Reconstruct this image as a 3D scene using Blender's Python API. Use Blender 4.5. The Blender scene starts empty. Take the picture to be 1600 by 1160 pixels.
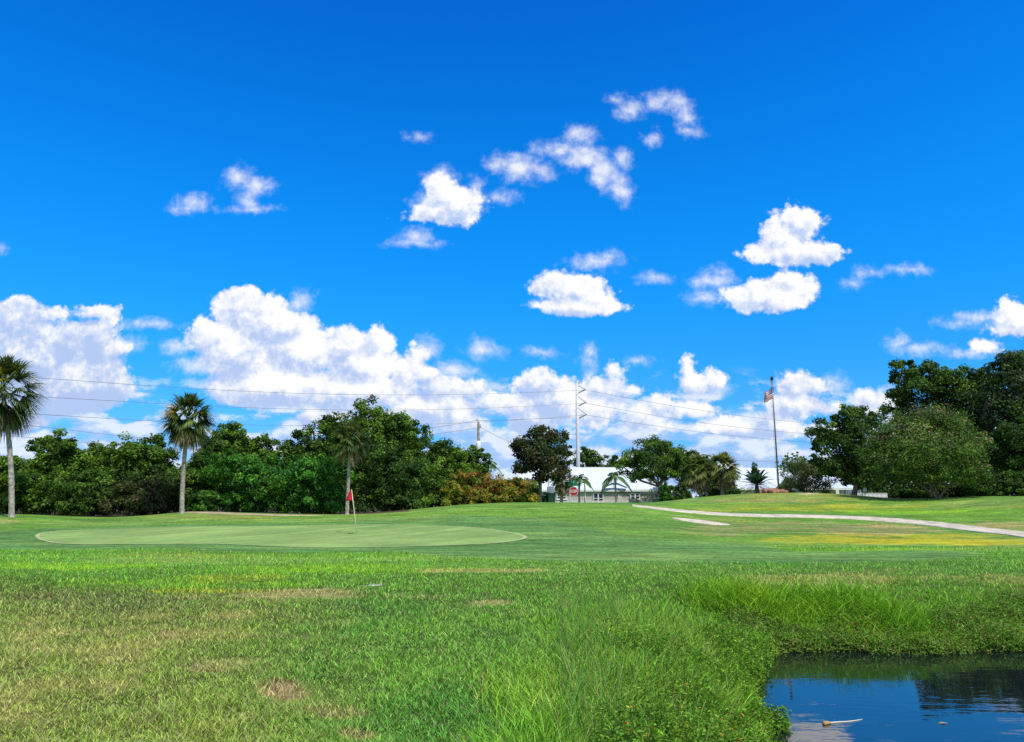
import bpy, math, random
import numpy as np

F = 1170.0
PITCH = math.radians(10.2)
CAM_Z = 2.35
CP, SP = math.cos(PITCH), math.sin(PITCH)
SUN = np.array((0.34, -0.42, 0.84)); SUN = SUN / np.linalg.norm(SUN)

def ray(px, py):
    """world direction of a photograph pixel, scaled so that its y is 1"""
    a, b = (px - 800) / F, (580 - py) / F
    x, y, z = a, CP - b * SP, SP + b * CP
    return x / y, 1.0, z / y

def at(px, py, Y):
    a = ray(px, py)
    return (a[0] * Y, Y, CAM_Z + a[2] * Y)

scene = bpy.context.scene
scene.view_settings.view_transform = 'Standard'
scene.view_settings.look = 'None'
scene.view_settings.gamma = 1.0
scene.view_settings.exposure = 0.0

cam_data = bpy.data.cameras.new('camera')
camera = bpy.data.objects.new('camera', cam_data)
scene.collection.objects.link(camera)
cam_data.sensor_width = 36.0
cam_data.lens = 36.0 * F / 1600.0
cam_data.clip_start = 0.1
cam_data.clip_end = 20000
camera.location = (0, 0, CAM_Z)
camera.rotation_euler = (math.pi / 2 + PITCH, 0, 0)
scene.camera = camera

# ------------------------------------------------------------------ sky
class E:
    """a node socket with arithmetic"""
    def __init__(s, nt, sock): s.nt, s.s = nt, sock
    def _op(s, op, *o):
        n = s.nt.nodes.new('ShaderNodeMath'); n.operation = op
        for i, v in enumerate((s,) + o):
            if isinstance(v, E): s.nt.links.new(v.s, n.inputs[i])
            else: n.inputs[i].default_value = v
        return E(s.nt, n.outputs[0])
    def __add__(s, o): return s._op('ADD', o)
    def __sub__(s, o): return s._op('SUBTRACT', o)
    def __mul__(s, o): return s._op('MULTIPLY', o)
    def __truediv__(s, o): return s._op('DIVIDE', o)
    def smin(s, o, k): return s._op('SMOOTH_MIN', o, k)
    def max(s, o): return s._op('MAXIMUM', o)
    def min(s, o): return s._op('MINIMUM', o)
    def abs(s): return s._op('ABSOLUTE')
    def step(s, a, b, lo=0.0, hi=1.0, smooth=True):
        n = s.nt.nodes.new('ShaderNodeMapRange')
        n.interpolation_type = 'SMOOTHSTEP' if smooth else 'LINEAR'
        n.clamp = True
        s.nt.links.new(s.s, n.inputs[0])
        for i, v in zip((1, 2, 3, 4), (a, b, lo, hi)): n.inputs[i].default_value = v
        return E(s.nt, n.outputs[0])

def vop(nt, op, *ins, out=0):
    n = nt.nodes.new('ShaderNodeVectorMath'); n.operation = op
    for i, v in enumerate(ins):
        if isinstance(v, E): nt.links.new(v.s, n.inputs[i])
        else: n.inputs[i].default_value = v
    return E(nt, n.outputs[out])

def noise(nt, vec, scale, detail, rough, color=False, lac=2.0):
    n = nt.nodes.new('ShaderNodeTexNoise')
    n.noise_dimensions = '2D' if not color else '3D'
    nt.links.new(vec.s, n.inputs['Vector'])
    n.inputs['Scale'].default_value = scale; n.inputs['Detail'].default_value = detail
    n.inputs['Roughness'].default_value = rough; n.inputs['Lacunarity'].default_value = lac
    return E(nt, n.outputs[1 if color else 0])

def mixc(nt, fac, a, b):
    n = nt.nodes.new('ShaderNodeMix'); n.data_type = 'RGBA'
    if isinstance(fac, E): nt.links.new(fac.s, n.inputs[0])
    else: n.inputs[0].default_value = fac
    for i, v in ((6, a), (7, b)):
        if isinstance(v, E): nt.links.new(v.s, n.inputs[i])
        else: n.inputs[i].default_value = (*v, 1.0)
    return E(nt, n.outputs[2])

# cumulus: (x, y, rx, ry) as directions measured on the photograph
CUMULUS = [
 (20,505,50,40),(78,492,28,14),(45,560,80,60),(110,540,52,38),(150,488,34,12),(172,502,18,14),(152,535,40,34),(178,546,20,8),(120,600,90,50),
 (170,600,36,32),(20,650,60,30),
 (374,482,44,34),(335,525,46,30),(408,500,48,40),(452,512,42,26),(372,555,60,50),(470,548,62,38),(538,545,42,32),
 (592,538,24,26),(566,575,58,38),(650,562,18,20),(632,578,26,22),(430,605,110,34),(560,612,90,28),(505,650,38,20),(600,655,55,16),
 (690,606,42,20),(672,588,22,12),(705,628,34,18),(762,628,26,14),(665,640,60,28),(715,645,40,26),(735,606,22,12),
 (836,600,32,24),(870,600,26,14),(815,635,34,22),(880,625,50,32),(835,655,45,26),
 (962,583,17,15),(945,603,34,18),(992,608,15,10),(930,640,48,28),(1030,632,22,16),(1010,652,42,20),
 (1076,574,13,15),(1112,594,22,17),(1086,600,26,20),(1080,640,38,14),
 (1240,600,30,20),(1275,602,24,14),(1240,632,42,22),(1150,668,60,16),(1215,665,50,20),(1300,640,20,10),
 (1362,622,28,17),(1392,632,18,12),(1350,640,22,12),
 (1212,350,12,18),(1250,350,32,24),(1228,372,34,22),(1235,390,50,20),(1270,396,48,14),(1190,398,26,10),
 (1238,438,26,12),(1200,462,62,22),(1172,478,30,9),(1262,452,14,11),
 (862,446,26,16),(895,452,44,22),(928,466,32,16),(905,478,64,13),
 (1590,500,34,20),(1580,478,14,10),(1575,515,28,8),
 (1535,544,22,10),(690,330,44,13),(718,322,34,24),(686,300,22,22),(668,340,36,7),
]
# thin broken cloud: the same plus an opacity
WISPS = [
 (688,286,22,20,.75),(700,318,48,26,.8),(746,298,10,14,.45),(783,307,18,7,.5),(650,372,22,11,.55),(645,382,32,6,.35),
 (812,262,32,20,.8),(790,256,22,12,.7),(845,270,20,10,.5),(907,214,17,13,1.0),(872,234,32,11,.72),(915,246,34,17,.78),(945,270,22,24,.72),(968,296,18,19,.7),(970,250,13,14,.5),
 (1030,158,20,16,.62),(1056,160,20,14,.7),(1070,180,14,16,.55),(1078,205,15,9,.4),(985,170,24,16,.28),(962,153,10,6,.25),(1021,217,8,10,.25),
 (372,276,16,14,.8),(400,290,24,13,.62),(385,312,18,16,.36),(395,326,34,6,.28),(303,317,19,11,.7),(298,326,24,5,.4),
 (932,410,34,10,.85),(950,402,16,8,.6),(1022,437,18,6,.5),(1108,438,36,14,.42),(1100,465,24,11,.34),(1128,425,14,9,.35),
 (1424,421,26,7,.42),(1330,442,10,5,.3),(1358,424,18,7,.16),(1525,498,32,10,.65),(1500,506,30,7,.35),(1400,536,16,11,.6),(1440,546,38,9,.5),(1510,552,40,6,.3),
 (755,548,24,11,.65),(746,540,13,8,.55),(846,553,20,6,.32),(921,552,8,8,.7),(921,568,9,14,.3),(924,590,5,14,.2),
 (466,476,14,16,.7),(477,470,10,12,.5),(462,492,10,12,.5),(235,507,40,8,.35),(275,545,22,14,.25),(310,570,42,12,.5),(200,540,26,12,.4),(655,215,12,5,.25),(665,545,22,16,.4),(705,580,34,14,.45),
 (0,388,8,5,.4),(1000,565,16,5,.16),(1305,600,18,16,.4),(1120,605,22,12,.45),(1180,660,60,22,.4),
]

def build_world():
    w = bpy.data.worlds.new("World"); scene.world = w; w.use_nodes = True
    w.cycles.sampling_method = 'NONE'
    nt = w.node_tree
    bg = nt.nodes['Background']; bg.inputs[1].default_value = 0.1
    tc = nt.nodes.new('ShaderNodeTexCoord')
    sep = nt.nodes.new('ShaderNodeSeparateXYZ'); nt.links.new(tc.outputs['Generated'], sep.inputs[0])
    dx, dy, dz = (E(nt, o) for o in sep.outputs)
    ay = dy.abs().max(0.08)
    cmb = nt.nodes.new('ShaderNodeCombineXYZ')
    nt.links.new((dx / ay).s, cmb.inputs[0]); nt.links.new((dz / ay).s, cmb.inputs[1])
    P = vop(nt, 'MULTIPLY', E(nt, cmb.outputs[0]), (F, F, 0))       # units of one photograph pixel at the horizon

    def field(blobs, warp_amp, k):
        g = bpy.data.node_groups.new('cloud_field', 'ShaderNodeTree')
        g.interface.new_socket('Vector', in_out='INPUT', socket_type='NodeSocketVector')
        g.interface.new_socket('Field', in_out='OUTPUT', socket_type='NodeSocketFloat')
        gi = g.nodes.new('NodeGroupInput'); go = g.nodes.new('NodeGroupOutput')
        p = E(g, gi.outputs[0])
        wn = vop(g, 'SUBTRACT', noise(g, vop(g, 'MULTIPLY', p, (1/42, 1/42, 0)), 1.0, 3.0, 0.6, True), (.5, .5, .5))
        p = vop(g, 'MULTIPLY_ADD', wn, (warp_amp * 1.3, warp_amp, 0), p)
        acc = None
        for b in blobs:
            cx, cy, rx, ry = b[:4]
            X, _, Z = ray(cx, cy); X *= F; Z *= F
            x1 = ray(cx + rx, cy)[0] * F - X; z1 = ray(cx, cy - ry)[2] * F - Z
            q = vop(g, 'MULTIPLY_ADD', p, (1 / x1, 1 / z1, 0), (-X / x1, -Z / z1, 0))
            L = vop(g, 'LENGTH', q, out=1)
            r = math.sqrt(rx * ry) if len(b) == 4 else min(rx, ry) ** .6 * max(rx, ry) ** .4
            d = L._op('MULTIPLY_ADD', r, -r * (1.0 if len(b) == 4 else (0.55 + .5 * b[4])))
            acc = d if acc is None else acc.smin(d, k)
        g.links.new((acc * -1.0).s, go.inputs[0])
        return g
    def use(g, vec):
        n = nt.nodes.new('ShaderNodeGroup'); n.node_tree = g
        nt.links.new(vec.s, n.inputs[0]); return E(nt, n.outputs[0])
    def billow(vec, scale, detail, rough):
        n = nt.nodes.new('ShaderNodeTexVoronoi'); n.voronoi_dimensions = '2D'; n.feature = 'SMOOTH_F1'
        nt.links.new(vec.s, n.inputs['Vector']); n.inputs['Scale'].default_value = scale
        n.inputs['Detail'].default_value = detail; n.inputs['Roughness'].default_value = rough
        n.inputs['Smoothness'].default_value = 0.35; n.inputs['Lacunarity'].default_value = 2.3
        n.normalize = True
        return E(nt, n.outputs['Distance'])

    small = next(i for i, b in enumerate(CUMULUS) if b[:2] == (1212, 350))
    cum = [b if i < small else (b[0], b[1], b[2] * 1.10 + 1, b[3] * 1.14 + 1) for i, b in enumerate(CUMULUS)]
    gA, gB = field(cum, 20, 14.0), field(WISPS, 24, 8.0)
    lightdir = (9.0, 14.0, 0)
    P2 = vop(nt, 'ADD', P, lightdir)
    def dens(p):
        wv = vop(nt, 'SUBTRACT', noise(nt, p, 1 / 30, 2, .6, True), (.5, .5, .5))
        pw = vop(nt, 'MULTIPLY_ADD', wv, (14, 14, 0), p)
        b = billow(pw, 1 / 34, 3.0, 0.55)
        return use(gA, p) + (0.42 - b) * 0.0 if False else (use(gA, p) + (b * -34.0 + 13.0)), b
    DA, bA = dens(P); DA2, bA2 = dens(P2)
    fine = noise(nt, P, 1 / 13, 6, 0.62)
    DA = DA + (fine - 0.5) * 14.0
    elev = E(nt, nt.nodes.new('ShaderNodeMath').outputs[0])
    Z = dz / ay
    sepP = nt.nodes.new('ShaderNodeSeparateXYZ'); nt.links.new(P.s, sepP.inputs[0])
    alphaA = DA.step(-3.0, 9.0)
    low = noise(nt, P, 1 / 75, 4, 0.55)
    core = DA.step(4, 34)                                           # thick middle reads greyer than the lit rim
    light = (DA - DA2) * 0.021 + 0.56 + (low - 0.5) * 1.5 - core * 0.10 + (fine - .5) * 0.75 + Z.step(.03, .24, -0.20, .10)
    light = light - E(nt, sepP.outputs[0]).step(-620, -440, 0.36, 0.0)
    light = light.step(0.0, 0.95)
    ccol = mixc(nt, light, (0.46, 0.60, 0.91), (1.02, 1.02, 1.02))
    # thin cloud
    fb = noise(nt, P, 1 / 22, 7, 0.64)
    DB = use(gB, P) + (fb - 0.48) * 34.0
    alphaB = DB.step(-14, 24) * 0.9
    lightB = ((fb - 0.5) * 0.5 + 0.62 + DB * 0.016).step(0.1, 1.0)
    wcol = mixc(nt, lightB, (0.46, 0.60, 0.95), (0.95, 0.96, 1.0))
    # hazy bank of far cloud low over the horizon
    vs = vop(nt, 'MULTIPLY', P, (1 / 80, 1 / 36, 0))
    hb = noise(nt, vs, 1.0, 6, 0.6)
    sx = nt.nodes.new('ShaderNodeSeparateXYZ'); nt.links.new(P.s, sx.inputs[0])
    right = E(nt, sx.outputs[0]).step(60, 420, 0.0, 0.055)
    alphaH = (hb - Z.step(0.02, 0.17, 0.30, 0.62) + 0.05).step(-0.06, 0.14) * Z.step(0.14, 0.19, 1.0, 0.0) * 0.85
    hb2 = noise(nt, vop(nt, 'MULTIPLY', P2, (1 / 80, 1 / 36, 0)), 1.0, 6, 0.6)
    lightH = ((hb - hb2) * 3.2 + (hb - .5) * 1.2 + 0.42).step(0.05, 0.95)
    hcol = mixc(nt, lightH, (0.42, 0.60, 0.94), (0.86, 0.91, 1.0))

    sky = nt.nodes.new('ShaderNodeTexSky'); sky.sky_type = 'NISHITA'; sky.sun_disc = False
    sky.sun_elevation = math.asin(SUN[2]); sky.sun_rotation = math.atan2(SUN[0], SUN[1])
    ramp = nt.nodes.new('ShaderNodeValToRGB')
    # deep humid blue, measured against the plain sky model at each height
    nt.links.new(dz.s, ramp.inputs[0])
    stops = [(0.0, (.42, 1.05, 1.0)), (.07, (.36, 1.02, 1.0)), (.17, (.14, 1.05, 1.0)), (.26, (.065, 1.15, 1.0)),
             (.36, (.034, 1.18, 1.0)), (.47, (.022, 1.08, 1.0)), (.60, (.016, .88, 1.0)), (.80, (.55, 1.0, .8)), (1.0, (.8, 1.0, .7))]
    bscale = [2.1, 1.95, 1.95, 2.25, 2.42, 2.42, 2.35, 1.3, 1.2]
    cr = ramp.color_ramp
    while len(cr.elements) < len(stops): cr.elements.new(0.5)
    for e, (pos, c), b in zip(cr.elements, stops, bscale):
        e.position = pos; e.color = (c[0] / 2.5, c[1] / 2.5, b / 2.5, 1)
    base = vop(nt, 'MULTIPLY', E(nt, sky.outputs[0]), E(nt, ramp.outputs[0]))
    base = vop(nt, 'SCALE', base); base.s.node.inputs['Scale'].default_value = 0.25     # now in picture units
    col = mixc(nt, alphaH, base, hcol)
    col = mixc(nt, alphaB, col, wcol)
    col = mixc(nt, alphaA, col, ccol)
    # unseen white cloud added to the sky behind the viewer as neutral fill light
    rear_fill = noise(nt, vop(nt, 'MULTIPLY', E(nt, tc.outputs['Generated']), (3.0, 3.0, 5.0)), 1.0, 4, .55)
    col = mixc(nt, rear_fill.step(.38, .58) * dy.step(-.02, -.30, 0.0, .85) * dz.step(0.0, .08), col, (.80, .80, .80))
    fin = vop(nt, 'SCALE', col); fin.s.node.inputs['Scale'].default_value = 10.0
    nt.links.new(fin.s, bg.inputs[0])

build_world()

# ------------------------------------------------------------------ helpers
def lerp(a, b, t): return a + (b - a) * t
C = scene.collection

def tag(o, label=None, cat=None, group=None, kind=None):
    if label: o['label'] = label
    if cat: o['category'] = cat
    if group: o['group'] = group
    if kind: o['kind'] = kind
    return o

def empty(name, loc, label, cat, group=None, rz=0.0):
    o = bpy.data.objects.new(name, None); C.objects.link(o)
    o.location = loc; o.rotation_euler = (0, 0, rz); o.empty_display_size = 0.3
    return tag(o, label, cat, group)

class MB:
    """collects vertices, faces, per-vertex colours and per-face materials of one mesh"""
    def __init__(s): s.v, s.f, s.c, s.m, s.n = [], [], [], [], 0
    def add(s, V, Fs, col=None, mat=0):
        V = np.asarray(V, float).reshape(-1, 3)
        s.v.append(V)
        for f in Fs: s.f.append(tuple(i + s.n for i in f)); s.m.append(mat)
        s.c.append(np.broadcast_to(np.asarray(col if col is not None else (1, 1, 1), float), (len(V), 3)))
        s.n += len(V)
    def box(s, c, d, col=None, mat=0, rz=0.0, bev=0.0):
        x, y, z = (k / 2 for k in d)
        V = np.array([(i, j, k) for k in (-z, z) for j in (-y, y) for i in (-x, x)])
        if bev:
            b = min(bev, x * .9, y * .9, z * .9); R = []
            for (i, j, k) in V:
                sx, sy, sz = np.sign((i, j, k))
                R += [(i - sx * b, j - sy * b, k), (i - sx * b, j, k - sz * b), (i, j - sy * b, k - sz * b)]
            bm_v = np.array(R)
            import bmesh
            bm = bmesh.new()
            for p in bm_v: bm.verts.new(p)
            h = bmesh.ops.convex_hull(bm, input=bm.verts[:])
            bm.verts.index_update()
            V = np.array([v.co[:] for v in bm.verts]); Fs = [tuple(v.index for v in f.verts) for f in bm.faces]
            bm.free()
        else:
            Fs = [(0, 2, 3, 1), (4, 5, 7, 6), (0, 1, 5, 4), (2, 6, 7, 3), (0, 4, 6, 2), (1, 3, 7, 5)]
        if rz:
            cz, sz = math.cos(rz), math.sin(rz)
            V = np.stack([V[:, 0] * cz - V[:, 1] * sz, V[:, 0] * sz + V[:, 1] * cz, V[:, 2]], 1)
        s.add(V + np.array(c), Fs, col, mat)
    def tube(s, pts, rad, n=8, col=None, mat=0, cap=True):
        P = np.asarray(pts, float); m = len(P)
        R = np.broadcast_to(np.asarray(rad, float), (m,))
        T = np.gradient(P, axis=0) if m > 2 else np.repeat((P[1:] - P[:1]), m, 0)
        T = T / np.maximum(np.linalg.norm(T, axis=1, keepdims=True), 1e-9)
        ref = np.array((1., 0, 0)) if abs(T[:, 0].mean()) < .8 else np.array((0, 1., 0))
        A = np.cross(T, ref); A /= np.linalg.norm(A, axis=1, keepdims=True); B = np.cross(T, A)
        a = np.linspace(0, 2 * math.pi, n, endpoint=False)
        V = (P[:, None] + R[:, None, None] * (np.cos(a)[None, :, None] * A[:, None] + np.sin(a)[None, :, None] * B[:, None])).reshape(-1, 3)
        Fs = [(i * n + j, i * n + (j + 1) % n, (i + 1) * n + (j + 1) % n, (i + 1) * n + j) for i in range(m - 1) for j in range(n)]
        if cap: Fs += [tuple(range(n))[::-1], tuple((m - 1) * n + j for j in range(n))]
        s.add(V, Fs, col, mat)
    def ball(s, c, r, n=10, col=None, mat=0, sc=(1, 1, 1)):
        V, Fs = [(0, 0, -1)], []
        k = max(4, n // 2)
        for i in range(1, k):
            t = -math.pi / 2 + math.pi * i / k
            V += [(math.cos(t) * math.cos(2 * math.pi * j / n), math.cos(t) * math.sin(2 * math.pi * j / n), math.sin(t)) for j in range(n)]
        V.append((0, 0, 1)); L = len(V) - 1
        Fs += [(0, 1 + (j + 1) % n, 1 + j) for j in range(n)]
        for i in range(k - 2):
            a = 1 + i * n
            Fs += [(a + j, a + (j + 1) % n, a + n + (j + 1) % n, a + n + j) for j in range(n)]
        a = 1 + (k - 2) * n
        Fs += [(a + j, a + (j + 1) % n, L) for j in range(n)]
        s.add(np.array(V) * r * np.array(sc) + np.array(c), Fs, col, mat)
    def build(s, name, mats, parent=None, smooth=False):
        V = np.concatenate(s.v) if s.v else np.zeros((0, 3))
        me = bpy.data.meshes.new(name)
        me.from_pydata(V.tolist(), [], s.f)
        return finish(me, name, mats, parent, np.concatenate(s.c), smooth, s.m)

def finish(me, name, mats, parent, col=None, smooth=False, mi=None):
    for m in (mats if isinstance(mats, (list, tuple)) else [mats]): me.materials.append(m)
    if mi is not None and any(mi): me.polygons.foreach_set('material_index', np.asarray(mi, np.int32))
    if smooth: me.polygons.foreach_set('use_smooth', np.ones(len(me.polygons), bool))
    if col is not None:
        ca = me.attributes.new('tint', 'FLOAT_COLOR', 'POINT')
        c4 = np.ones((len(col), 4), np.float32); c4[:, :3] = col
        ca.data.foreach_set('color', c4.ravel())
    me.update()
    o = bpy.data.objects.new(name, me); C.objects.link(o)
    if parent is not None: o.parent = parent
    return o

def raw_mesh(name, V, Q, T, mats, parent=None, col=None, smooth=False):
    """large mesh from arrays: V (n,3), Q quads (k,4), T triangles (m,3)"""
    me = bpy.data.meshes.new(name)
    nq, ntr = len(Q), len(T)
    me.vertices.add(len(V)); me.vertices.foreach_set('co', np.ascontiguousarray(V, np.float32).ravel())
    idx = np.concatenate([np.asarray(Q, np.int32).ravel(), np.asarray(T, np.int32).ravel()])
    me.loops.add(len(idx)); me.loops.foreach_set('vertex_index', idx)
    me.polygons.add(nq + ntr)
    st = np.concatenate([np.arange(nq) * 4, nq * 4 + np.arange(ntr) * 3]).astype(np.int32)
    me.polygons.foreach_set('loop_start', st)
    me.update(calc_edges=True)
    return finish(me, name, mats, parent, col, smooth)

# value noise for vertex data
_rs = np.random.RandomState(11)
_LAT = _rs.rand(256, 256)
def vnoise(x, y):
    xi, yi = np.floor(x).astype(int), np.floor(y).astype(int)
    fx, fy = x - xi, y - yi
    fx, fy = fx * fx * (3 - 2 * fx), fy * fy * (3 - 2 * fy)
    g = lambda i, j: _LAT[(xi + i) % 256, (yi + j) % 256]
    return (g(0, 0) * (1 - fx) + g(1, 0) * fx) * (1 - fy) + (g(0, 1) * (1 - fx) + g(1, 1) * fx) * fy
def fbm(x, y, o=4):
    s, a, t = 0.0, 0.5, 0.0
    for i in range(o):
        s = s + a * vnoise(x * 2 ** i + 17.3 * i, y * 2 ** i + 5.1 * i); t += a; a *= .5
    return s / t
def sst(a, b, x):
    t = np.clip((x - a) / (b - a), 0, 1); return t * t * (3 - 2 * t)

# ------------------------------------------------------------------ materials
def mat(name, base=(.5, .5, .5), rough=.6, metal=0.0, spec=.5, bump=None, var=0.0, vscale=4.0, tint=False, trans=0.0):
    m = bpy.data.materials.new(name); m.use_nodes = True
    nt = m.node_tree; p = nt.nodes['Principled BSDF']
    p.inputs['Roughness'].default_value = rough; p.inputs['Metallic'].default_value = metal
    p.inputs['Specular IOR Level'].default_value = spec
    src = None
    if tint:
        a = nt.nodes.new('ShaderNodeAttribute'); a.attribute_name = 'tint'; src = E(nt, a.outputs['Color'])
    if var:
        g = nt.nodes.new('ShaderNodeTexCoord')
        n = noise(nt, E(nt, g.outputs['Object']), vscale, 5, .6, True)
        sp = nt.nodes.new('ShaderNodeSeparateColor'); nt.links.new(n.s, sp.inputs[0])
        f = E(nt, sp.outputs[0]).step(.3, .7, 1 - var, 1 + var)
        if src is None:
            r = nt.nodes.new('ShaderNodeRGB'); r.outputs[0].default_value = (*base, 1); src = E(nt, r.outputs[0])
        sc_ = vop(nt, 'SCALE', src); nt.links.new(f.s, sc_.s.node.inputs['Scale']); src = sc_
    if src is not None: nt.links.new(src.s, p.inputs['Base Color'])
    else: p.inputs['Base Color'].default_value = (*base, 1)
    if bump:
        g = nt.nodes.new('ShaderNodeTexCoord')
        n = noise(nt, E(nt, g.outputs['Object']), bump[0], 6, .65, True)
        b = nt.nodes.new('ShaderNodeBump'); b.inputs['Strength'].default_value = bump[1]; b.inputs['Distance'].default_value = bump[2]
        nt.links.new(n.s, b.inputs['Height']); nt.links.new(b.outputs[0], p.inputs['Normal'])
    if trans:
        t = nt.nodes.new('ShaderNodeBsdfTranslucent')
        if src is not None:
            s2 = vop(nt, 'MULTIPLY', src, (1.25, 1.3, .7)); nt.links.new(s2.s, t.inputs[0])
        else: t.inputs[0].default_value = (*base, 1)
        mx = nt.nodes.new('ShaderNodeMixShader'); mx.inputs[0].default_value = trans
        nt.links.new(p.outputs[0], mx.inputs[1]); nt.links.new(t.outputs[0], mx.inputs[2])
        nt.links.new(mx.outputs[0], nt.nodes['Material Output'].inputs[0])
    return m

M = dict(
    leaf=mat('leaf', rough=.55, spec=.16, tint=True, trans=.30),
    grass=mat('grass_blade', rough=.6, spec=.16, tint=True, trans=.2),
    bark=mat('bark', (.16, .13, .10), .9, bump=(9, .8, .05), var=.45, vscale=3),
    palmbark=mat('palm_bark', (.34, .30, .25), .9, bump=(14, .9, .05), var=.45, vscale=5),
    steel=mat('galvanised_steel', (.60, .60, .59), .55, 0.0, var=.12, vscale=.6),
    wood=mat('weathered_wood', (.20, .16, .13), .9, bump=(20, .5, .02), var=.3, vscale=4),
    wire=mat('wire', (.25, .26, .28), .5, .4),
    ceramic=mat('insulator', (.33, .35, .37), .3),
    bronze=mat('dark_bronze_pole', (.13, .125, .13), .4, .3),
    gold=mat('dark_ball', (.03, .03, .03), .35, .3),
    white=mat('white_paint', (.80, .80, .78), .4, var=.06, vscale=1.5),
    roof=mat('white_metal_roof', (.70, .75, .80), .38, .0, var=.05, vscale=.7),
    wall=mat('grey_siding', (.50, .47, .41), .8, var=.08, vscale=1.2),
    walltrim=mat('pale_trim', (.58, .57, .54), .6),
    glass=mat('dark_glass', (.02, .025, .03), .05, spec=.6),
    red=mat('red_paint', (.50, .012, .02), .45, spec=.4, var=.06),
    redcloth=mat('red_cloth', (.62, .012, .035), .75, trans=.25),
    green=mat('green_sign', (.01, .17, .08), .45),
    utility=mat('dark_green_steel', (.015, .10, .055), .5, var=.15),
    teal=mat('teal_awning', (.06, .19, .22), .6),
    yellow=mat('cream_fibreglass', (.78, .74, .48), .35),
    black=mat('black_rubber', (.015, .015, .015), .7),
    dark=mat('dark_car_paint', (.03, .035, .045), .2, spec=.7),
    seat=mat('cream_seat', (.55, .48, .36), .6),
    cloth=mat('flag_cloth', rough=.8, tint=True, trans=.25),
    rock=mat('red_rock', (.36, .17, .11), .9, bump=(3, .8, .1), var=.35),
    concrete=mat('path_concrete', (.56, .48, .37), .9, bump=(30, .5, .02), var=.30, vscale=1.4),
    sand=mat('sand', (.62, .52, .42), .95, bump=(6, .9, .10), var=.30, vscale=2.2),
    dirt=mat('sandy_dirt', (.40, .31, .20), .95, bump=(8, .6, .05), var=.3, vscale=1.5),
    float=mat('tan_float', (.42, .25, .09), .5, var=.4, vscale=20),
    bone=mat('bleached_stick', (.62, .58, .48), .6, var=.2),
)

def ground_material(name, fine_scale, bump_d, amp):
    m = bpy.data.materials.new(name); m.use_nodes = True
    nt = m.node_tree; p = nt.nodes['Principled BSDF']
    p.inputs['Roughness'].default_value = .95; p.inputs['Specular IOR Level'].default_value = .15
    a = nt.nodes.new('ShaderNodeAttribute'); a.attribute_name = 'tint'
    g = nt.nodes.new('ShaderNodeTexCoord'); pos = E(nt, g.outputs['Object'])
    n1 = noise(nt, pos, fine_scale, 6, .7, True); n2 = noise(nt, vop(nt, 'MULTIPLY', pos, (.28, 1.0, 1)), 1.6, 4, .65, True)
    s1 = nt.nodes.new('ShaderNodeSeparateColor'); nt.links.new(n1.s, s1.inputs[0])
    s2 = nt.nodes.new('ShaderNodeSeparateColor'); nt.links.new(n2.s, s2.inputs[0])
    f = E(nt, s1.outputs[0]).step(.25, .75, 1 - amp, 1 + amp) * E(nt, s2.outputs[0]).step(.25, .75, 1 - amp * .7, 1 + amp * .7)
    hue = E(nt, s2.outputs[1]).step(.35, .7, 0, 1)
    sc_ = vop(nt, 'SCALE', E(nt, a.outputs['Color'])); nt.links.new(f.s, sc_.s.node.inputs['Scale'])
    warm = vop(nt, 'MULTIPLY', sc_, (1.35, 1.0, .8))
    nt.links.new(mixc(nt, hue * (amp * 1.2), sc_, warm).s, p.inputs['Base Color'])
    b = nt.nodes.new('ShaderNodeBump'); b.inputs['Strength'].default_value = .7; b.inputs['Distance'].default_value = bump_d
    nt.links.new(n1.s, b.inputs['Height']); nt.links.new(b.outputs[0], p.inputs['Normal'])
    return m
M['ground'] = ground_material('rough_turf', 5.0, .09, .50)
M['green_turf'] = ground_material('mown_green', 3.0, .008, .13)

# ------------------------------------------------------------------ terrain
POND = np.array([(1.55, 4.6), (2.1, 6.2), (2.36, 7.6), (2.68, 9.0), (3.05, 10.6), (3.65, 12.0), (4.3, 12.75), (5.4, 12.95), (6.4, 12.75), (7.4, 12.8),
                 (8.5, 12.9), (9.0, 13.3), (9.2, 14.1), (10.5, 14.35), (12.5, 14.3), (15, 14.6), (19, 14.6), (26, 15.5), (30, 9), (24, 1), (10, -1), (4, 0.5), (2, 2.6)])
def poly_sd(P, X, Y):
    """signed distance to a polygon, negative inside"""
    d = np.full(X.shape, 1e9); ins = np.zeros(X.shape, bool)
    n = len(P)
    for i in range(n):
        ax, ay = P[i]; bx, by = P[(i + 1) % n]
        ex, ey = bx - ax, by - ay
        t = np.clip(((X - ax) * ex + (Y - ay) * ey) / (ex * ex + ey * ey + 1e-12), 0, 1)
        d = np.minimum(d, np.hypot(X - ax - t * ex, Y - ay - t * ey))
        c = ((ay > Y) != (by > Y)) & (X < (bx - ax) * (Y - ay) / (by - ay + 1e-12) + ax)
        ins ^= c
    return np.where(ins, -d, d)

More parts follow.
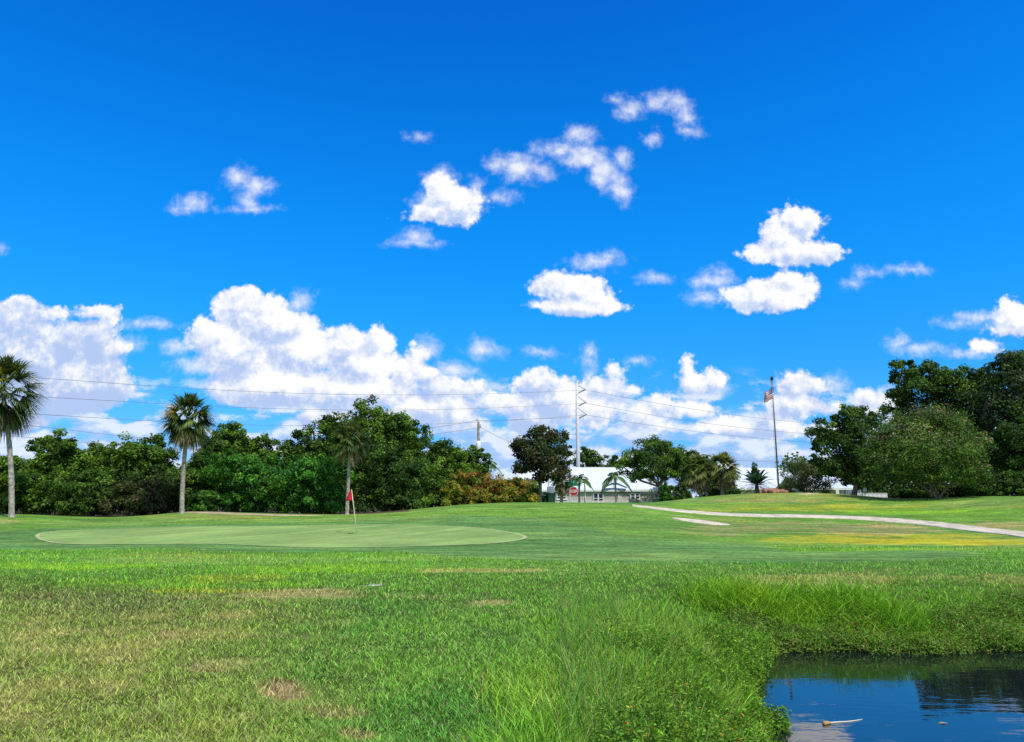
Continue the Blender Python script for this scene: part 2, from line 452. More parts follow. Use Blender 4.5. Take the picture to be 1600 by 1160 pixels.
GY = np.array([-50, 0, 22, 30, 38, 46, 52, 56, 60, 65, 70, 80, 100, 140, 400])
def zpy(px, py, Y): return at(px, py, Y)[2]
def column(px, pts, after):
    ys = [-50, 0, 22] + [p[0] for p in pts]
    zs = [.75, .75, .74] + [zpy(px, p[1], p[0]) for p in pts]
    top = zs[-1]
    for (Y, dz_) in after: ys.append(Y); zs.append(top + dz_)
    return np.interp(GY, ys, zs)
FLAT = [(60, -.05), (75, -.25), (100, -.6), (400, -.6)]
COLS = [
 (-700, [(30, 858), (38, 838), (45, 822), (52, 803)], FLAT),
 (-100, [(30, 858), (38, 838), (45, 822), (52, 803)], FLAT),
 (40, [(30, 858), (38, 838), (45, 822), (52, 804)], FLAT),
 (120, [(30, 857), (38, 836), (46, 820), (53, 807.5)], FLAT),
 (200, [(30, 856), (38, 835), (46, 821), (53, 808.5)], FLAT),
 (290, [(30, 855), (38, 834), (46, 819), (51.5, 799)], FLAT),
 (360, [(30, 855), (38, 834), (46, 819.5), (52, 801)], FLAT),
 (440, [(30, 855), (38, 834), (46, 820), (52, 803.5)], FLAT),
 (545, [(30, 855), (38, 833), (46, 818), (53, 804.5)], FLAT),
 (640, [(30, 854), (38, 833), (46, 817), (55, 797)], FLAT),
 (740, [(30, 854), (38, 832), (46, 814), (52, 797), (58, 786)], [(75, -.2), (100, -.9), (400, -.9)]),
 (860, [(30, 853), (38, 830), (46, 812), (52, 796), (59, 783.5)], [(70, -.3), (100, -1.1), (400, -1)]),
 (960, [(30, 853), (38, 831), (46, 812), (53, 795), (59.5, 785)], [(70, -.3), (100, -1.0), (400, -1)]),
 (1010, [(30, 853), (38, 832), (46, 813), (53, 798), (60, 785)], [(70, -.1), (100, -1.2), (400, -1)]),
 (1080, [(30, 854), (38, 836), (46, 820), (53, 803), (60, 789), (68, 777)], [(80, -.2), (100, -1.4), (400, -1.4)]),
 (1150, [(30, 856), (38, 838), (46, 823), (53, 808), (60, 791), (69, 770.5)], [(80, -.2), (100, -1.6), (400, -1.6)]),
 (1250, [(30, 857), (38, 840), (46, 824), (53, 809), (60, 789), (71, 767)], [(80, -.3), (100, -1.6), (400, -1.6)]),
 (1320, [(30, 858), (38, 841), (46, 826), (53, 811), (60, 790), (70, 771)], [(80, -.3), (100, -1.4), (400, -1.4)]),
 (1390, [(30, 858), (38, 842), (45, 829), (52, 813), (60, 791), (66, 778)], [(80, -.1), (100, -.6), (400, -1)]),
 (1450, [(30, 858), (38, 842), (44, 831), (50, 817), (58, 795), (65, 779)], [(80, 0), (100, -.5), (400, -1)]),
 (1520, [(30, 859), (38, 842), (44, 832), (50, 816), (56, 795), (63, 775)], [(80, 0), (100, -.5), (400, -1)]),
 (1600, [(30, 860), (38, 841), (44, 831), (50, 813), (55, 793), (61, 774)], [(80, 0), (100, -.5), (400, -1)]),
 (2400, [(30, 860), (38, 841), (44, 831), (50, 813), (55, 793), (61, 774)], [(80, 0), (100, -.5), (400, -1)]),
]
CPX = np.array([c[0] for c in COLS], float)
_pts = np.array([column(*c) for c in COLS])                 # columns x GY
# resample to a smooth regular table
_ty = np.arange(0, 401, 1.0); _tp = np.arange(-700, 2401, 20.0)
_t1 = np.array([np.interp(_ty, GY, r) for r in _pts])
_t2 = np.array([np.interp(_tp, CPX, _t1[:, j]) for j in range(len(_ty))]).T
def _blur(a, axis, r):
    k = np.hanning(2 * r + 3)[1:-1]; k /= k.sum()
    pad = [(0, 0), (0, 0)]; pad[axis] = (r, r)
    b = np.pad(a, pad, mode='edge')
    return np.apply_along_axis(lambda v: np.convolve(v, k, 'valid'), axis, b)
TAB = _blur(_blur(_t2, 1, 3), 0, 3)
def ground_z(x, y):
    x, y = np.asarray(x, float), np.asarray(y, float)
    yy = np.clip(y, 0, 399.5)
    u = x / np.maximum(y, 24.0)
    px = np.clip(800 + u * F * 1.0175, -699, 2399)
    a = (px + 700) / 20.0; i = np.clip(np.floor(a).astype(int), 0, len(_tp) - 2); fa = a - i
    j = np.floor(yy).astype(int); fj = yy - j
    z = (TAB[i, j] * (1 - fa) + TAB[i + 1, j] * fa) * (1 - fj) + (TAB[i, j + 1] * (1 - fa) + TAB[i + 1, j + 1] * fa) * fj
    near = (y < 40) & (np.abs(x) < 60)
    d = np.where(near, 0.0, 50.0)
    if near.any():
        d = np.where(near, poly_sd(POND, x, y), 50.0)
    d = np.where(np.abs(d) < 4, d + (vnoise(x * 1.3 + 5, y * 1.3) - .5) * .5 + (vnoise(x * 3.7, y * 3.7 + 9) - .5) * .28, d)
    bank = np.where(d > 0, sst(-.3, np.where(y > 12.0, 3.4, 1.9), d), 0)
    z = z * bank + np.where(d <= 0, np.maximum(d * .5, -.9), 0) + .02 * (d > 0)
    z = z + (fbm(x * .35, y * .35, 3) - .5) * .10 * sst(0, 2.5, d) * (1 - .6 * sst(24, 32, y))
    return z
def gz(x, y): return float(ground_z(np.array([x]), np.array([y]))[0])
def project(x, y, z):
    X, Yv, Z = x, y, z - CAM_Z
    dep = Yv * CP + Z * SP; up = -Yv * SP + Z * CP
    dep = np.maximum(dep, .05)
    return 800 + F * X / dep, 580 - F * up / dep
def unproject(px, py, y0=18.0, y1=110.0):
    """first point of the ground seen at a photograph pixel"""
    a = ray(px, py); Y = np.arange(y0, y1, .1)
    zz = CAM_Z + a[2] * Y - ground_z(a[0] * Y, Y)
    k = np.argmax(zz < 0)
    if zz[k] >= 0: k = len(Y) - 1
    return a[0] * Y[k], Y[k]

GREEN_PX = [(58, 838), (75, 832), (130, 828.5), (210, 826), (350, 823), (500, 821.5), (580, 820.5), (660, 821.5), (740, 825), (795, 832), (821, 840), (800, 846.5),
            (720, 852), (640, 854.5), (560, 856), (470, 855.5), (390, 852.5), (300, 850.5), (200, 851), (120, 851), (75, 846.5)]
GREEN = np.array([unproject(*p) for p in GREEN_PX])
FAIR_PX = [(640, 862), (760, 872), (900, 879), (1100, 883), (1280, 882), (1420, 876), (1530, 866), (1440, 860), (1250, 862), (1180, 852), (1080, 845), (990, 841), (920, 824), (850, 812), (760, 806), (650, 808), (560, 814), (640, 835)]
FAIR = np.array([unproject(*p) for p in FAIR_PX])
def bank_sd(x, y):
    """distance from the ragged waterline"""
    return poly_sd(POND, x, y) + (vnoise(x * 1.3 + 5, y * 1.3) - .5) * .5 + (vnoise(x * 3.7, y * 3.7 + 9) - .5) * .28
def smooth_poly(P, n=160):
    P = np.asarray(P, float); m = len(P); out = []
    for i in range(m):
        p0, p1, p2, p3 = P[i - 1], P[i], P[(i + 1) % m], P[(i + 2) % m]
        for t in np.linspace(0, 1, max(2, n // m), endpoint=False):
            out.append(.5 * (2 * p1 + (p2 - p0) * t + (2 * p0 - 5 * p1 + 4 * p2 - p3) * t * t + (3 * p1 - p0 - 3 * p2 + p3) * t ** 3))
    return np.array(out)
GREEN_S, FAIR_S = smooth_poly(GREEN), smooth_poly(FAIR)

# patches of differently coloured turf: (x, y, rx, ry) seen on the photograph, colour, strength, raggedness
YEL2 = (.345, .33, .012)
TAN, LIME, YEL, OLIVE, SOIL, PALE, DEEP = (.30, .24, .10), (.16, .34, .014), (.31, .31, .015), (.20, .23, .045), (.27, .19, .115), (.55, .47, .36), (.035, .16, .03)
PATCHES = [
 (1150, 828, 90, 9, TAN, .6, 1), (1240, 822, 120, 7, TAN, .65, 1), (1360, 829, 110, 10, TAN, .85, 1), (1120, 814, 60, 5, OLIVE, .6, 1),
 (1440, 846, 190, 7, YEL2, .85, .8), (1300, 843, 110, 9, YEL2, .7, 1.0), (1560, 848, 110, 8, YEL2, .85, .8), (1480, 838, 90, 4, YEL2, .7, 1.0), (1215, 862, 100, 6, LIME, .9, .5), (1400, 858, 150, 5, LIME, .8, .5),
 (1250, 775, 130, 9, OLIVE, .8, .6), (1150, 791, 160, 6, LIME, .75, .6), (1300, 793, 220, 6, YEL, .65, .8), (1120, 797, 60, 3, YEL, .5, .8), (1180, 783, 130, 3, TAN, .5, .8), (1480, 800, 180, 6, LIME, .7, .6),
 (1570, 822, 80, 8, TAN, .7, 1), (1550, 790, 120, 6, OLIVE, .6, .6), (1265, 770, 22, 3, PALE, .8, 1), (1040, 792, 30, 3, LIME, .6, .5),
 (40, 812, 60, 4, LIME, .6, 1), (330, 808, 120, 5, OLIVE, .55, 1), (10, 815, 25, 4, TAN, .5, 1),
 (120, 885, 130, 6, LIME, .75, 1), (250, 912, 230, 8, LIME, .55, 1), (560, 890, 220, 7, LIME, .5, 1), (370, 906, 90, 7, YEL, .35, 1), (330, 925, 110, 3, YEL, .5, 1),
 (290, 870, 110, 9, OLIVE, .5, 1), (760, 893, 120, 3, TAN, .75, 1), (480, 929, 100, 6, SOIL, .55, 2.2), (770, 943, 46, 4, SOIL, .6, 1.7), (640, 935, 60, 4, SOIL, .4, 1.7), (587, 915, 10, 2.0, (.8, .77, .7), 1, .2),
 (1330, 908, 190, 15, TAN, .5, 1.2), (1560, 905, 90, 9, TAN, .5, 1.2), (850, 867, 60, 1.5, PALE, .4, 1),
 (455, 1088, 48, 20, SOIL, .9, 1.7), (340, 1042, 70, 9, SOIL, .45, 1.9), (265, 995, 30, 9, SOIL, .7, 1.2), (560, 1155, 30, 10, SOIL, .6, 1.2), (500, 1115, 70, 12, SOIL, .5, 1.4),
]
def turf_colour(x, y, z):
    px, py = project(x, y, z)
    n1, n2, n3 = fbm(x * .5, y * .5, 4), fbm(x * 1.7 + 40, y * 1.7, 3), fbm(x * .18 + 9, y * .18 + 70, 3)
    base = np.array((.092, .205, .028))
    col = np.repeat(base[None], len(x), 0)
    def mixin(c, w): 
        nonlocal col
        col = col * (1 - w[:, None]) + np.asarray(c)[None] * w[:, None]
    mixin((.115, .25, .025), sst(.45, .65, n3) * .6)
    # straw-flecked turf near the viewer, lusher towards the pond
    near = sst(15.5, 12.0, y + (n1 - .5) * 5)
    left = sst(620, 250, px + (n3 - .5) * 500) * near
    mixin((.175, .205, .050), left * .72)
    mixin((.235, .20, .08), left * sst(.50, .70, n2) * .55)
    mixin((.11, .205, .04), near * (1 - left) * .4)
    mixin((.050, .145, .030), sst(.46, .62, n1) * near * (1 - left) * .7)
    mixin((.10, .125, .035), sst(40, 0, np.abs(py - 945 - (px - 200) * .14)) * sst(420, 150, px) * .6 * (y < 20))
    for (cx, cy, rx, ry, c, s, rag) in PATCHES:
        q = ((px - cx) / rx) ** 2 + ((py - cy) / ry) ** 2
        mixin(c, sst(1.25, .25, q + (n2 - .5) * 2.4 * rag + (n1 - .5) * rag) * s)
    okay = (y > 20) & (y < 75)
    sdf = np.where(okay, poly_sd(FAIR_S, x, y), 9.0); sdg = np.where(okay, poly_sd(GREEN_S, x, y), 9.0)
    mixin((.085, .195, .050), sst(.35, -.35, np.minimum(sdf, sdg - 2.6)) * .85)
    mixin((.30, .34, .16), sst(.14, .0, np.abs(sdf - .1)) * sst(.45, .6, n1) * .35)
    mixin((.17, .27, .06), sst(.52, .68, fbm(x * .12 + 3, y * .55 + 21, 4)) * .55 * sst(16, 24, y))
    mixin((.055, .14, .03), sst(.52, .68, fbm(x * .10 + 33, y * .45 + 61, 4)) * .5 * sst(16, 24, y))
    stripe = .5 + .5 * np.sin((x * .5 + y * .87) * 3.2)
    col *= (1 + (stripe * .14 - .07) * sst(.3, -.3, np.minimum(sdf, sdg - 2.6)))[:, None]
    return col * 1.18, px, py

def axis_lines(lo, hi, step, far, ratio=1.13):
    c = list(np.arange(lo, hi + 1e-6, step)); s, v = step, hi
    up = []
    while v < far: s *= ratio; v += s; up.append(v)
    s, v, dn = step, lo, []
    while v > -far: s *= ratio; v -= s; dn.append(v)
    return np.array(dn[::-1] + c + up)
def build_ground():
    xs, ys = axis_lines(-46, 46, .26, 3500), axis_lines(2.5, 76, .22, 3500)
    X, Y = np.meshgrid(xs, ys); x, y = X.ravel(), Y.ravel()
    z = ground_z(x, y)
    col, _, _ = turf_colour(x, y, z)
    sd = np.where((y < 40) & (np.abs(x) < 60), poly_sd(POND, x, y), 50)
    w = sst(.9, -.1, sd)[:, None]; col = col * (1 - w) + np.array((.035, .028, .018)) * w      # wet mud at the waterline
    # bare leaf litter under the tree belt
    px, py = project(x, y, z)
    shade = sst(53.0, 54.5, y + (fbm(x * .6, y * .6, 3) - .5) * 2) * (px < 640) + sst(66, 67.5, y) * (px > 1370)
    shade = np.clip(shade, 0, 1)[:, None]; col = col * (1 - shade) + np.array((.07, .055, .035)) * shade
    thatch_shade = (sst(24, 14, y) * sst(.0, 1.0, sd) * sst(1.02, 1.25, col[:, 1] / np.maximum(col[:, 0], .001)))[:, None]; col = col * (1 - thatch_shade) + (col * .30 + np.array((.022, .020, .008))) * thatch_shade  # thatch tone, darkened further as painted shade in the gaps between blades
    nx, ny = len(xs), len(ys)
    i = np.arange(nx * ny).reshape(ny, nx)
    Q = np.stack([i[:-1, :-1], i[:-1, 1:], i[1:, 1:], i[1:, :-1]], -1).reshape(-1, 4)
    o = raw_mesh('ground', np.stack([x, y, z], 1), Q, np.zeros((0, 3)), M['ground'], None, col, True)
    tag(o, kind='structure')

def sheet(name, poly, m, lift, colour, rings=14, label=None, stripes=False):
    P = np.asarray(poly, float); c = P.mean(0); n = len(P)
    V, cols = [], []
    for r in range(rings + 1):
        t = r / rings
        V.append(c + (P - c) * t)
    V = np.concatenate(V); z = ground_z(V[:, 0], V[:, 1])
    z = z + lift
    col = np.repeat(np.array(colour, float)[None], len(V), 0)
    n1 = fbm(V[:, 0] * .4, V[:, 1] * .4, 4)
    col = col * (1 + (n1 - .5) * .45)[:, None]
    if stripes:                                                     # mowing lines and worn lighter streaks
        s = np.sin((V[:, 0] * .86 - V[:, 1] * .5) * 4.2 + n1 * 2) * .5 + .5
        k = fbm((V[:, 0] * .86 - V[:, 1] * .5) * 1.6, (V[:, 0] * .5 + V[:, 1] * .86) * .12 + 40, 4)
        col = col * (1 + .10 * (s - .5) + .55 * (k - .5))[:, None]
        col[:, 0] *= 1 + .25 * (k - .5)
    Q = [(r * n + j, r * n + (j + 1) % n, (r + 1) * n + (j + 1) % n, (r + 1) * n + j) for r in range(rings) for j in range(n)]
    V3 = np.column_stack([V, z])
    # rim skirt so the sheet is not paper thin
    k = len(V3); rim = V3[-n:].copy(); rim[:, 2] -= lift + .05
    V3 = np.concatenate([V3, rim]); col = np.concatenate([col, col[-n:]])
    Q += [(rings * n + j, rings * n + (j + 1) % n, k + (j + 1) % n, k + j) for j in range(n)]
    o = raw_mesh(name, V3, np.array(Q), np.zeros((0, 3)), m, None, col, True)
    return tag(o, kind='structure')

def ring(name, P, half, m, lift, colour):
    P = np.asarray(P); T = np.roll(P, -1, 0) - np.roll(P, 1, 0); T /= np.linalg.norm(T, axis=1, keepdims=True)
    N = np.column_stack([T[:, 1], -T[:, 0]])
    n = len(P); V = np.concatenate([P - N * half, P + N * half])
    V3 = np.column_stack([V, ground_z(V[:, 0], V[:, 1]) + lift])
    Q = np.array([(j, (j + 1) % n, n + (j + 1) % n, n + j) for j in range(n)])
    col = np.repeat(np.array(colour)[None], len(V), 0) * (.8 + .4 * fbm(V[:, 0], V[:, 1], 2))[:, None]
    return tag(raw_mesh(name, V3, Q, np.zeros((0, 3)), m, None, col, True), kind='structure')

build_ground()
sheet('putting_green', GREEN_S, M['green_turf'], .012, (.225, .340, .095), 70, stripes=True)
ring('green_edge', GREEN_S, .085, M['green_turf'], .016, (.36, .41, .19))
BUNKER = smooth_poly([unproject(*p) for p in [(1047, 808.6), (1064, 810.2), (1095, 813.2), (1120, 816.6), (1141, 820.6), (1116, 820.3), (1085, 817.2), (1058, 812.2)]], 80)
sheet('sand_bunker', BUNKER, M['sand'], .02, (1, 1, 1), 6)
SANDLINE = smooth_poly([unproject(*p) for p in [(268, 801.5), (300, 800.3), (350, 802.5), (400, 804.3), (440, 804.8), (505, 806.2), (430, 806.0), (350, 803.9), (300, 801.9)]], 100)
sheet('sandy_strip', SANDLINE, M['dirt'], .02, (1, 1, 1), 5)

# cart path: upper and lower edge as seen
UP = [(985, 789.0), (1010, 791.6), (1040, 795), (1100, 800), (1200, 804.2), (1300, 806), (1360, 808), (1420, 812), (1480, 818), (1540, 825), (1600, 832), (1680, 842)]
LOW = [(985, 791.4), (1010, 794.4), (1040, 798.4), (1100, 804), (1200, 808.4), (1300, 810.2), (1360, 813.2), (1420, 818.6), (1480, 825.6), (1540, 833), (1600, 840.6), (1680, 851)]
def resample(P, n):
    P = np.array(P, float); t = np.arange(len(P)); s = np.linspace(0, len(P) - 1, n)
    return np.column_stack([np.interp(s, t, P[:, k]) for k in (0, 1)])
def build_path():
    a = np.array([unproject(*p) for p in UP]); b = np.array([unproject(*p) for p in LOW])
    A, B = resample(a, 90), resample(b, 90)
    sm = lambda v: np.column_stack([np.convolve(np.pad(v[:, k], 6, mode='edge'), np.hanning(15)[1:-1] / np.hanning(15).sum(), 'valid') for k in (0, 1)])
    A, B = sm(A), sm(B); n = len(A)
    rows = []
    for t in np.linspace(0, 1, 7): rows.append(A * (1 - t) + B * t)
    z = [ground_z(r[:, 0], r[:, 1]) + .035 for r in rows]
    rows = [np.column_stack([r, zz]) for r, zz in zip(rows, z)]
    e0, e1 = rows[0].copy(), rows[-1].copy(); e0[:, 2] -= .15; e1[:, 2] -= .15
    rows = [e0] + rows + [e1]
    V = np.concatenate(rows)
    Q = [(r * n + j, r * n + j + 1, (r + 1) * n + j + 1, (r + 1) * n + j) for r in range(len(rows) - 1) for j in range(n - 1)]
    tag(raw_mesh('cart_path', V, np.array(Q), np.zeros((0, 3)), M['concrete'], None, np.ones((len(V), 3)), False), kind='structure')
build_path()

def water_material():
    m = bpy.data.materials.new('pond_water'); m.use_nodes = True
    nt = m.node_tree; p = nt.nodes['Principled BSDF']
    p.inputs['Base Color'].default_value = (.006, .010, .012, 1); p.inputs['Roughness'].default_value = .02
    p.inputs['IOR'].default_value = 1.5; p.inputs['Specular IOR Level'].default_value = .95
    g = nt.nodes.new('ShaderNodeTexCoord'); pos = E(nt, g.outputs['Object'])
    n1 = noise(nt, vop(nt, 'MULTIPLY', pos, (1.0, 2.6, 1)), 2.2, 3, .5, True)
    n2 = noise(nt, vop(nt, 'MULTIPLY', pos, (1.0, 3.0, 1)), .5, 1, .5, True)
    s = nt.nodes.new('ShaderNodeSeparateColor'); nt.links.new(n1.s, s.inputs[0])
    s2 = nt.nodes.new('ShaderNodeSeparateColor'); nt.links.new(n2.s, s2.inputs[0])
    h = E(nt, s.outputs[0]) * E(nt, s2.outputs[0]).step(.38, .62, .3, 1.0)
    b = nt.nodes.new('ShaderNodeBump'); b.inputs['Strength'].default_value = .14; b.inputs['Distance'].default_value = .02
    nt.links.new(h.s, b.inputs['Height']); nt.links.new(b.outputs[0], p.inputs['Normal'])
    return m
wm = MB(); wm.add([(0.8, -3, 0), (33, -3, 0), (33, 18, 0), (0.8, 18, 0)], [(0, 1, 2, 3)])
tag(wm.build('pond_water', water_material()), kind='structure')

# ------------------------------------------------------------------ vegetation
def unit(v): return v / np.maximum(np.linalg.norm(v, axis=-1, keepdims=True), 1e-9)
def leaf_quads(P, N, size, asp, rng, fold=.25):
    """one small folded leaf (two triangles) per point: returns V, T"""
    n = len(P); R = rng.randn(n, 3)
    t = unit(np.cross(N, R)); b = unit(np.cross(N, t))
    L = (size * (0.65 + .7 * rng.rand(n)))[:, None]; W = L * asp
    a = P - t * L * .5; c = P + t * L * .5 - N * L * .12
    l = P + b * W * .5 + N * L * fold * .4; r = P - b * W * .5 + N * L * fold * .4
    V = np.stack([a, l, c, r], 1).reshape(-1, 3)
    i = np.arange(n) * 4
    T = np.concatenate([np.stack([i, i + 1, i + 2], 1), np.stack([i, i + 2, i + 3], 1)])
    return V, T

def palette(rng, n, cols, jit=.22):
    c = np.array(cols, float)
    k = rng.randint(0, len(c), n); m = rng.rand(n, 1)
    out = c[k] * (1 - m * .5) + c[rng.randint(0, len(c), n)] * m * .5
    return np.clip(out * np.exp(rng.randn(n, 1) * jit), .002, .9)

def crown_mesh(name, parent, lobes, n, size, cols, rng, asp=.55, loose=1.0, clump=.38, under=.35, accent=None):
    asp = asp + .1
    P, N, K = [], [], []
    lob = np.array(lobes, float)
    area = (lob[:, 3] * lob[:, 4] + lob[:, 3] * lob[:, 5] + lob[:, 4] * lob[:, 5]); area /= area.sum()
    for L, a in zip(lob, area):
        c, r = L[:3], L[3:6]; m = max(30, int(n * 1.9 * a)); nc = max(8, int(m / 75))
        d = unit(rng.randn(nc, 3)); d[:, 2] = np.where((d[:, 2] < -.25) & (rng.rand(nc) < under), -d[:, 2], d[:, 2])
        rad = (0.42 + .62 * rng.rand(nc) ** .75)[:, None]
        cc = c + d * r * rad
        k = rng.randint(0, nc, m)
        rr = r.mean() * clump * (.6 + .8 * rng.rand(nc))[k][:, None]
        o = rng.randn(m, 3); o = o / np.maximum(np.linalg.norm(o, axis=1, keepdims=True), .001) * (rng.rand(m, 1) ** .45) * rr * loose
        o[:, 2] *= .75
        P.append(cc[k] + o); N.append(unit(d[k] * .55 + unit(o) * .55 + rng.randn(m, 3) * .55 + (0, 0, .35)))
        kc = palette(rng, nc, cols, .16)[k] * np.exp(rng.randn(m, 1) * .24)
        if accent is not None:
            prob = accent[1] * np.clip(d[k][:, 2] * 1.3 + accent[2], 0, 1)
            hit = rng.rand(m) < prob
            ac = np.array(accent[0]); kc[hit] = ac[rng.randint(0, len(ac), hit.sum())]
        K.append(kc)
    P, N, K = np.concatenate(P), np.concatenate(N), np.concatenate(K)
    keep = P[:, 2] > .02; P, N, K = P[keep], N[keep], K[keep]
    V, T = leaf_quads(P, N, size, asp, rng)
    return raw_mesh(name, V, np.zeros((0, 4)), T, M['leaf'], parent, np.repeat(K, 4, 0))

def auto_lobes(rng, w, h, d, clear, k=11, flat=.0):
    L = []
    zc = clear + (h - clear) * .52; rz = (h - clear) * .5
    for i in range(k):
        a = 2 * math.pi * (i * .618 + rng.rand() * .1); t = math.sqrt((i + .5) / k) * .68
        e = (rng.rand() * 2 - 1) * (1 - t * t * .6)
        s = .30 + .16 * rng.rand()
        L.append((math.cos(a) * t * w / 2, math.sin(a) * t * d / 2, zc + e * rz * .62 + flat * rz * .2, w * s * .62, d * s * .62, rz * (s + .12)))
    if clear == 0:
        for i in range(7):
            a = i * .9 + rng.rand() * .3
            L.append((math.cos(a) * w * .30, math.sin(a) * d * .30, h * .17, w * .22, d * .22, h * .20))
    elif clear < .14:
        for i in range(5):
            a = i * 1.257 + rng.rand() * .3
            L.append((math.cos(a) * w * .27, math.sin(a) * d * .27, h * .26, w * .22, d * .22, h * .22))
    L.append((0, 0, zc + rz * .45, w * .24, d * .24, rz * .5))
    L.append((0, 0, zc - rz * .3, w * .33, d * .33, rz * .55))
    return L

def trunk_mesh(name, parent, rng, lobes, rb, stems=1, zb=-.25, material='bark', spread=.25):
    mb = MB(); lob = [l for l in lobes]
    for s in range(stems):
        ang = 2 * math.pi * s / max(stems, 1) + rng.rand()
        x0, y0 = (math.cos(ang) * spread, math.sin(ang) * spread) if stems > 1 else (0, 0)
        top = lob[(s * 3 + 1) % len(lob)] if stems > 1 else lob[-1]
        zt = max(top[2], .8)
        pts = [(x0 * .6, y0 * .6, zb), (x0 * .8, y0 * .8, .15), (x0 + (top[0] - x0) * .25 + rng.randn() * .08, y0 + (top[1] - y0) * .25, zt * .4), (x0 + (top[0] - x0) * .6, y0 + (top[1] - y0) * .6, zt * .72), (top[0], top[1], zt)]
        r = rb / (1 if stems == 1 else 1.6)
        mb.tube(pts, [r * 1.5, r * 1.05, r * .85, r * .6, r * .25], 9)
        for l in (lob if stems == 1 else lob[s::stems])[:7]:
            q = np.array(pts[2]) * .5 + np.array(pts[3]) * .5
            e = np.array(l[:3]); mid = q * .45 + e * .55 + np.array((0, 0, -.12 * np.linalg.norm(e - q)))
            mb.tube([q, mid, e], [r * .5, r * .32, r * .1], 6)
    return mb.build(name, M[material], parent, True)

OAK = [(.058, .125, .015), (.088, .175, .019), (.135, .235, .028), (.030, .068, .011)]
DKOAK = [(.042, .095, .014), (.066, .135, .018), (.105, .190, .026), (.024, .056, .01)]
FOREST = [(.070, .145, .014), (.105, .205, .018), (.165, .280, .026), (.034, .078, .010)]
BRIGHT = [(.048, .17, .020), (.072, .225, .024), (.115, .30, .03), (.026, .095, .016)]
LIGHTG = [(.06, .17, .015), (.08, .21, .02), (.05, .13, .02)]
BROWNG = [(.055, .075, .018), (.075, .09, .028), (.04, .08, .016), (.09, .075, .035)]
CROTON = [(.22, .25, .025), (.31, .29, .03), (.15, .22, .02), (.09, .15, .018), (.30, .22, .03)]
MAGN = [(.040, .075, .018), (.030, .060, .014), (.075, .062, .026), (.065, .095, .025)]
CREPE = [(.070, .15, .022), (.11, .205, .03), (.16, .235, .04), (.036, .08, .018)]
GREYG = [(.06, .085, .045), (.085, .11, .065), (.045, .075, .03), (.10, .115, .085)]
OLIVEG = [(.085, .13, .04), (.11, .15, .055), (.07, .10, .035), (.13, .14, .08)]

def plant(name, px, top, wpx, Y, label, cat, cols, group=None, seed=0, clear=0.0, n=6000, size=.22, depth=.85, stems=1, rb=None, k=11, base=None, lobes=None, asp=.55, accent=None, loose=1.0, clump=.38, crown='crown', trunk='trunk', under=.35):
    rng = np.random.RandomState(seed * 7 + int(px) * 13 % 991 + int(top))
    x, _, ztop = at(px, top, Y)
    zg = gz(x, Y) if base is None else at(px, base, Y)[2]
    w = wpx / F * Y * 1.02; h = ztop - zg; d = w * depth
    root = empty(name, (x, Y, zg), label, cat, group)
    if lobes is not None:
        # each lobe: px offset, py centre, half width px, half height px, depth offset in m
        LB = []
        for (lx, ly, lw, lh, ld) in lobes:
            p = at(lx, ly, Y + ld); s = (Y + ld) / F
            LB.append((p[0] - x, ld, p[2] - zg, lw * s, lw * s * .9, lh * s))
    else:
        LB = auto_lobes(rng, w, h, d, clear * h, k)
    crown_mesh(crown, root, LB, n, size, cols, rng, asp, loose, clump, under, accent)
    trunk_mesh(trunk, root, rng, LB, rb or max(.06, .022 * h), stems)
    return root

G1 = 'trees of the dark belt behind the putting green'
G2 = 'shrubs along the foot of the tree belt'
belt = [
 (14, 716, 120, 66, FOREST, 'low dark tree behind the leaning palm trunk'),
 (96, 671, 96, 62, FOREST, 'ragged twin-topped tree just right of the leaning palm'),
 (152, 690, 86, 67, OAK, 'dark tree filling the dip right of the ragged twin-topped tree'),
 (200, 682, 96, 64, FOREST, 'rounded green tree halfway between the two tall palms'),
 (243, 680, 80, 66, OAK, 'dark tree just left of the palm with a yellow frond'),
 (328, 682, 84, 68, OAK, 'dark tree just right of the palm with a yellow frond'),
 (367, 659, 66, 71, FOREST, 'slim pointed tree poking up right of the yellow-fronded palm'),
 (412, 681, 84, 69, FOREST, 'yellowish green tree behind the glossy round hedge shrub'),
 (474, 662, 70, 67, DKOAK, 'dark upright tree left of the palm beside the red flag'),
 (520, 648, 84, 69, OAK, 'dark shoulder tree behind the palm beside the red flag'),
 (572, 627, 112, 65, FOREST, 'tallest tree of the belt, above the red golf flag'),
 (624, 648, 92, 66, OAK, 'dark tree forming the right shoulder of the tallest belt tree'),
 (690, 690, 100, 70, FOREST, 'low rounded tree behind the reddish croton bushes'),
 (735, 694, 70, 76, OAK, 'low tree at the foot of the wooden utility pole'),
]
for i, (px, top, w, Y, cols, lab) in enumerate(belt):
    plant('broadleaf_tree', px, top, w, Y, lab, 'tree', cols, G1, i + 1, clear=.12, n=9500, size=.23, k=13)
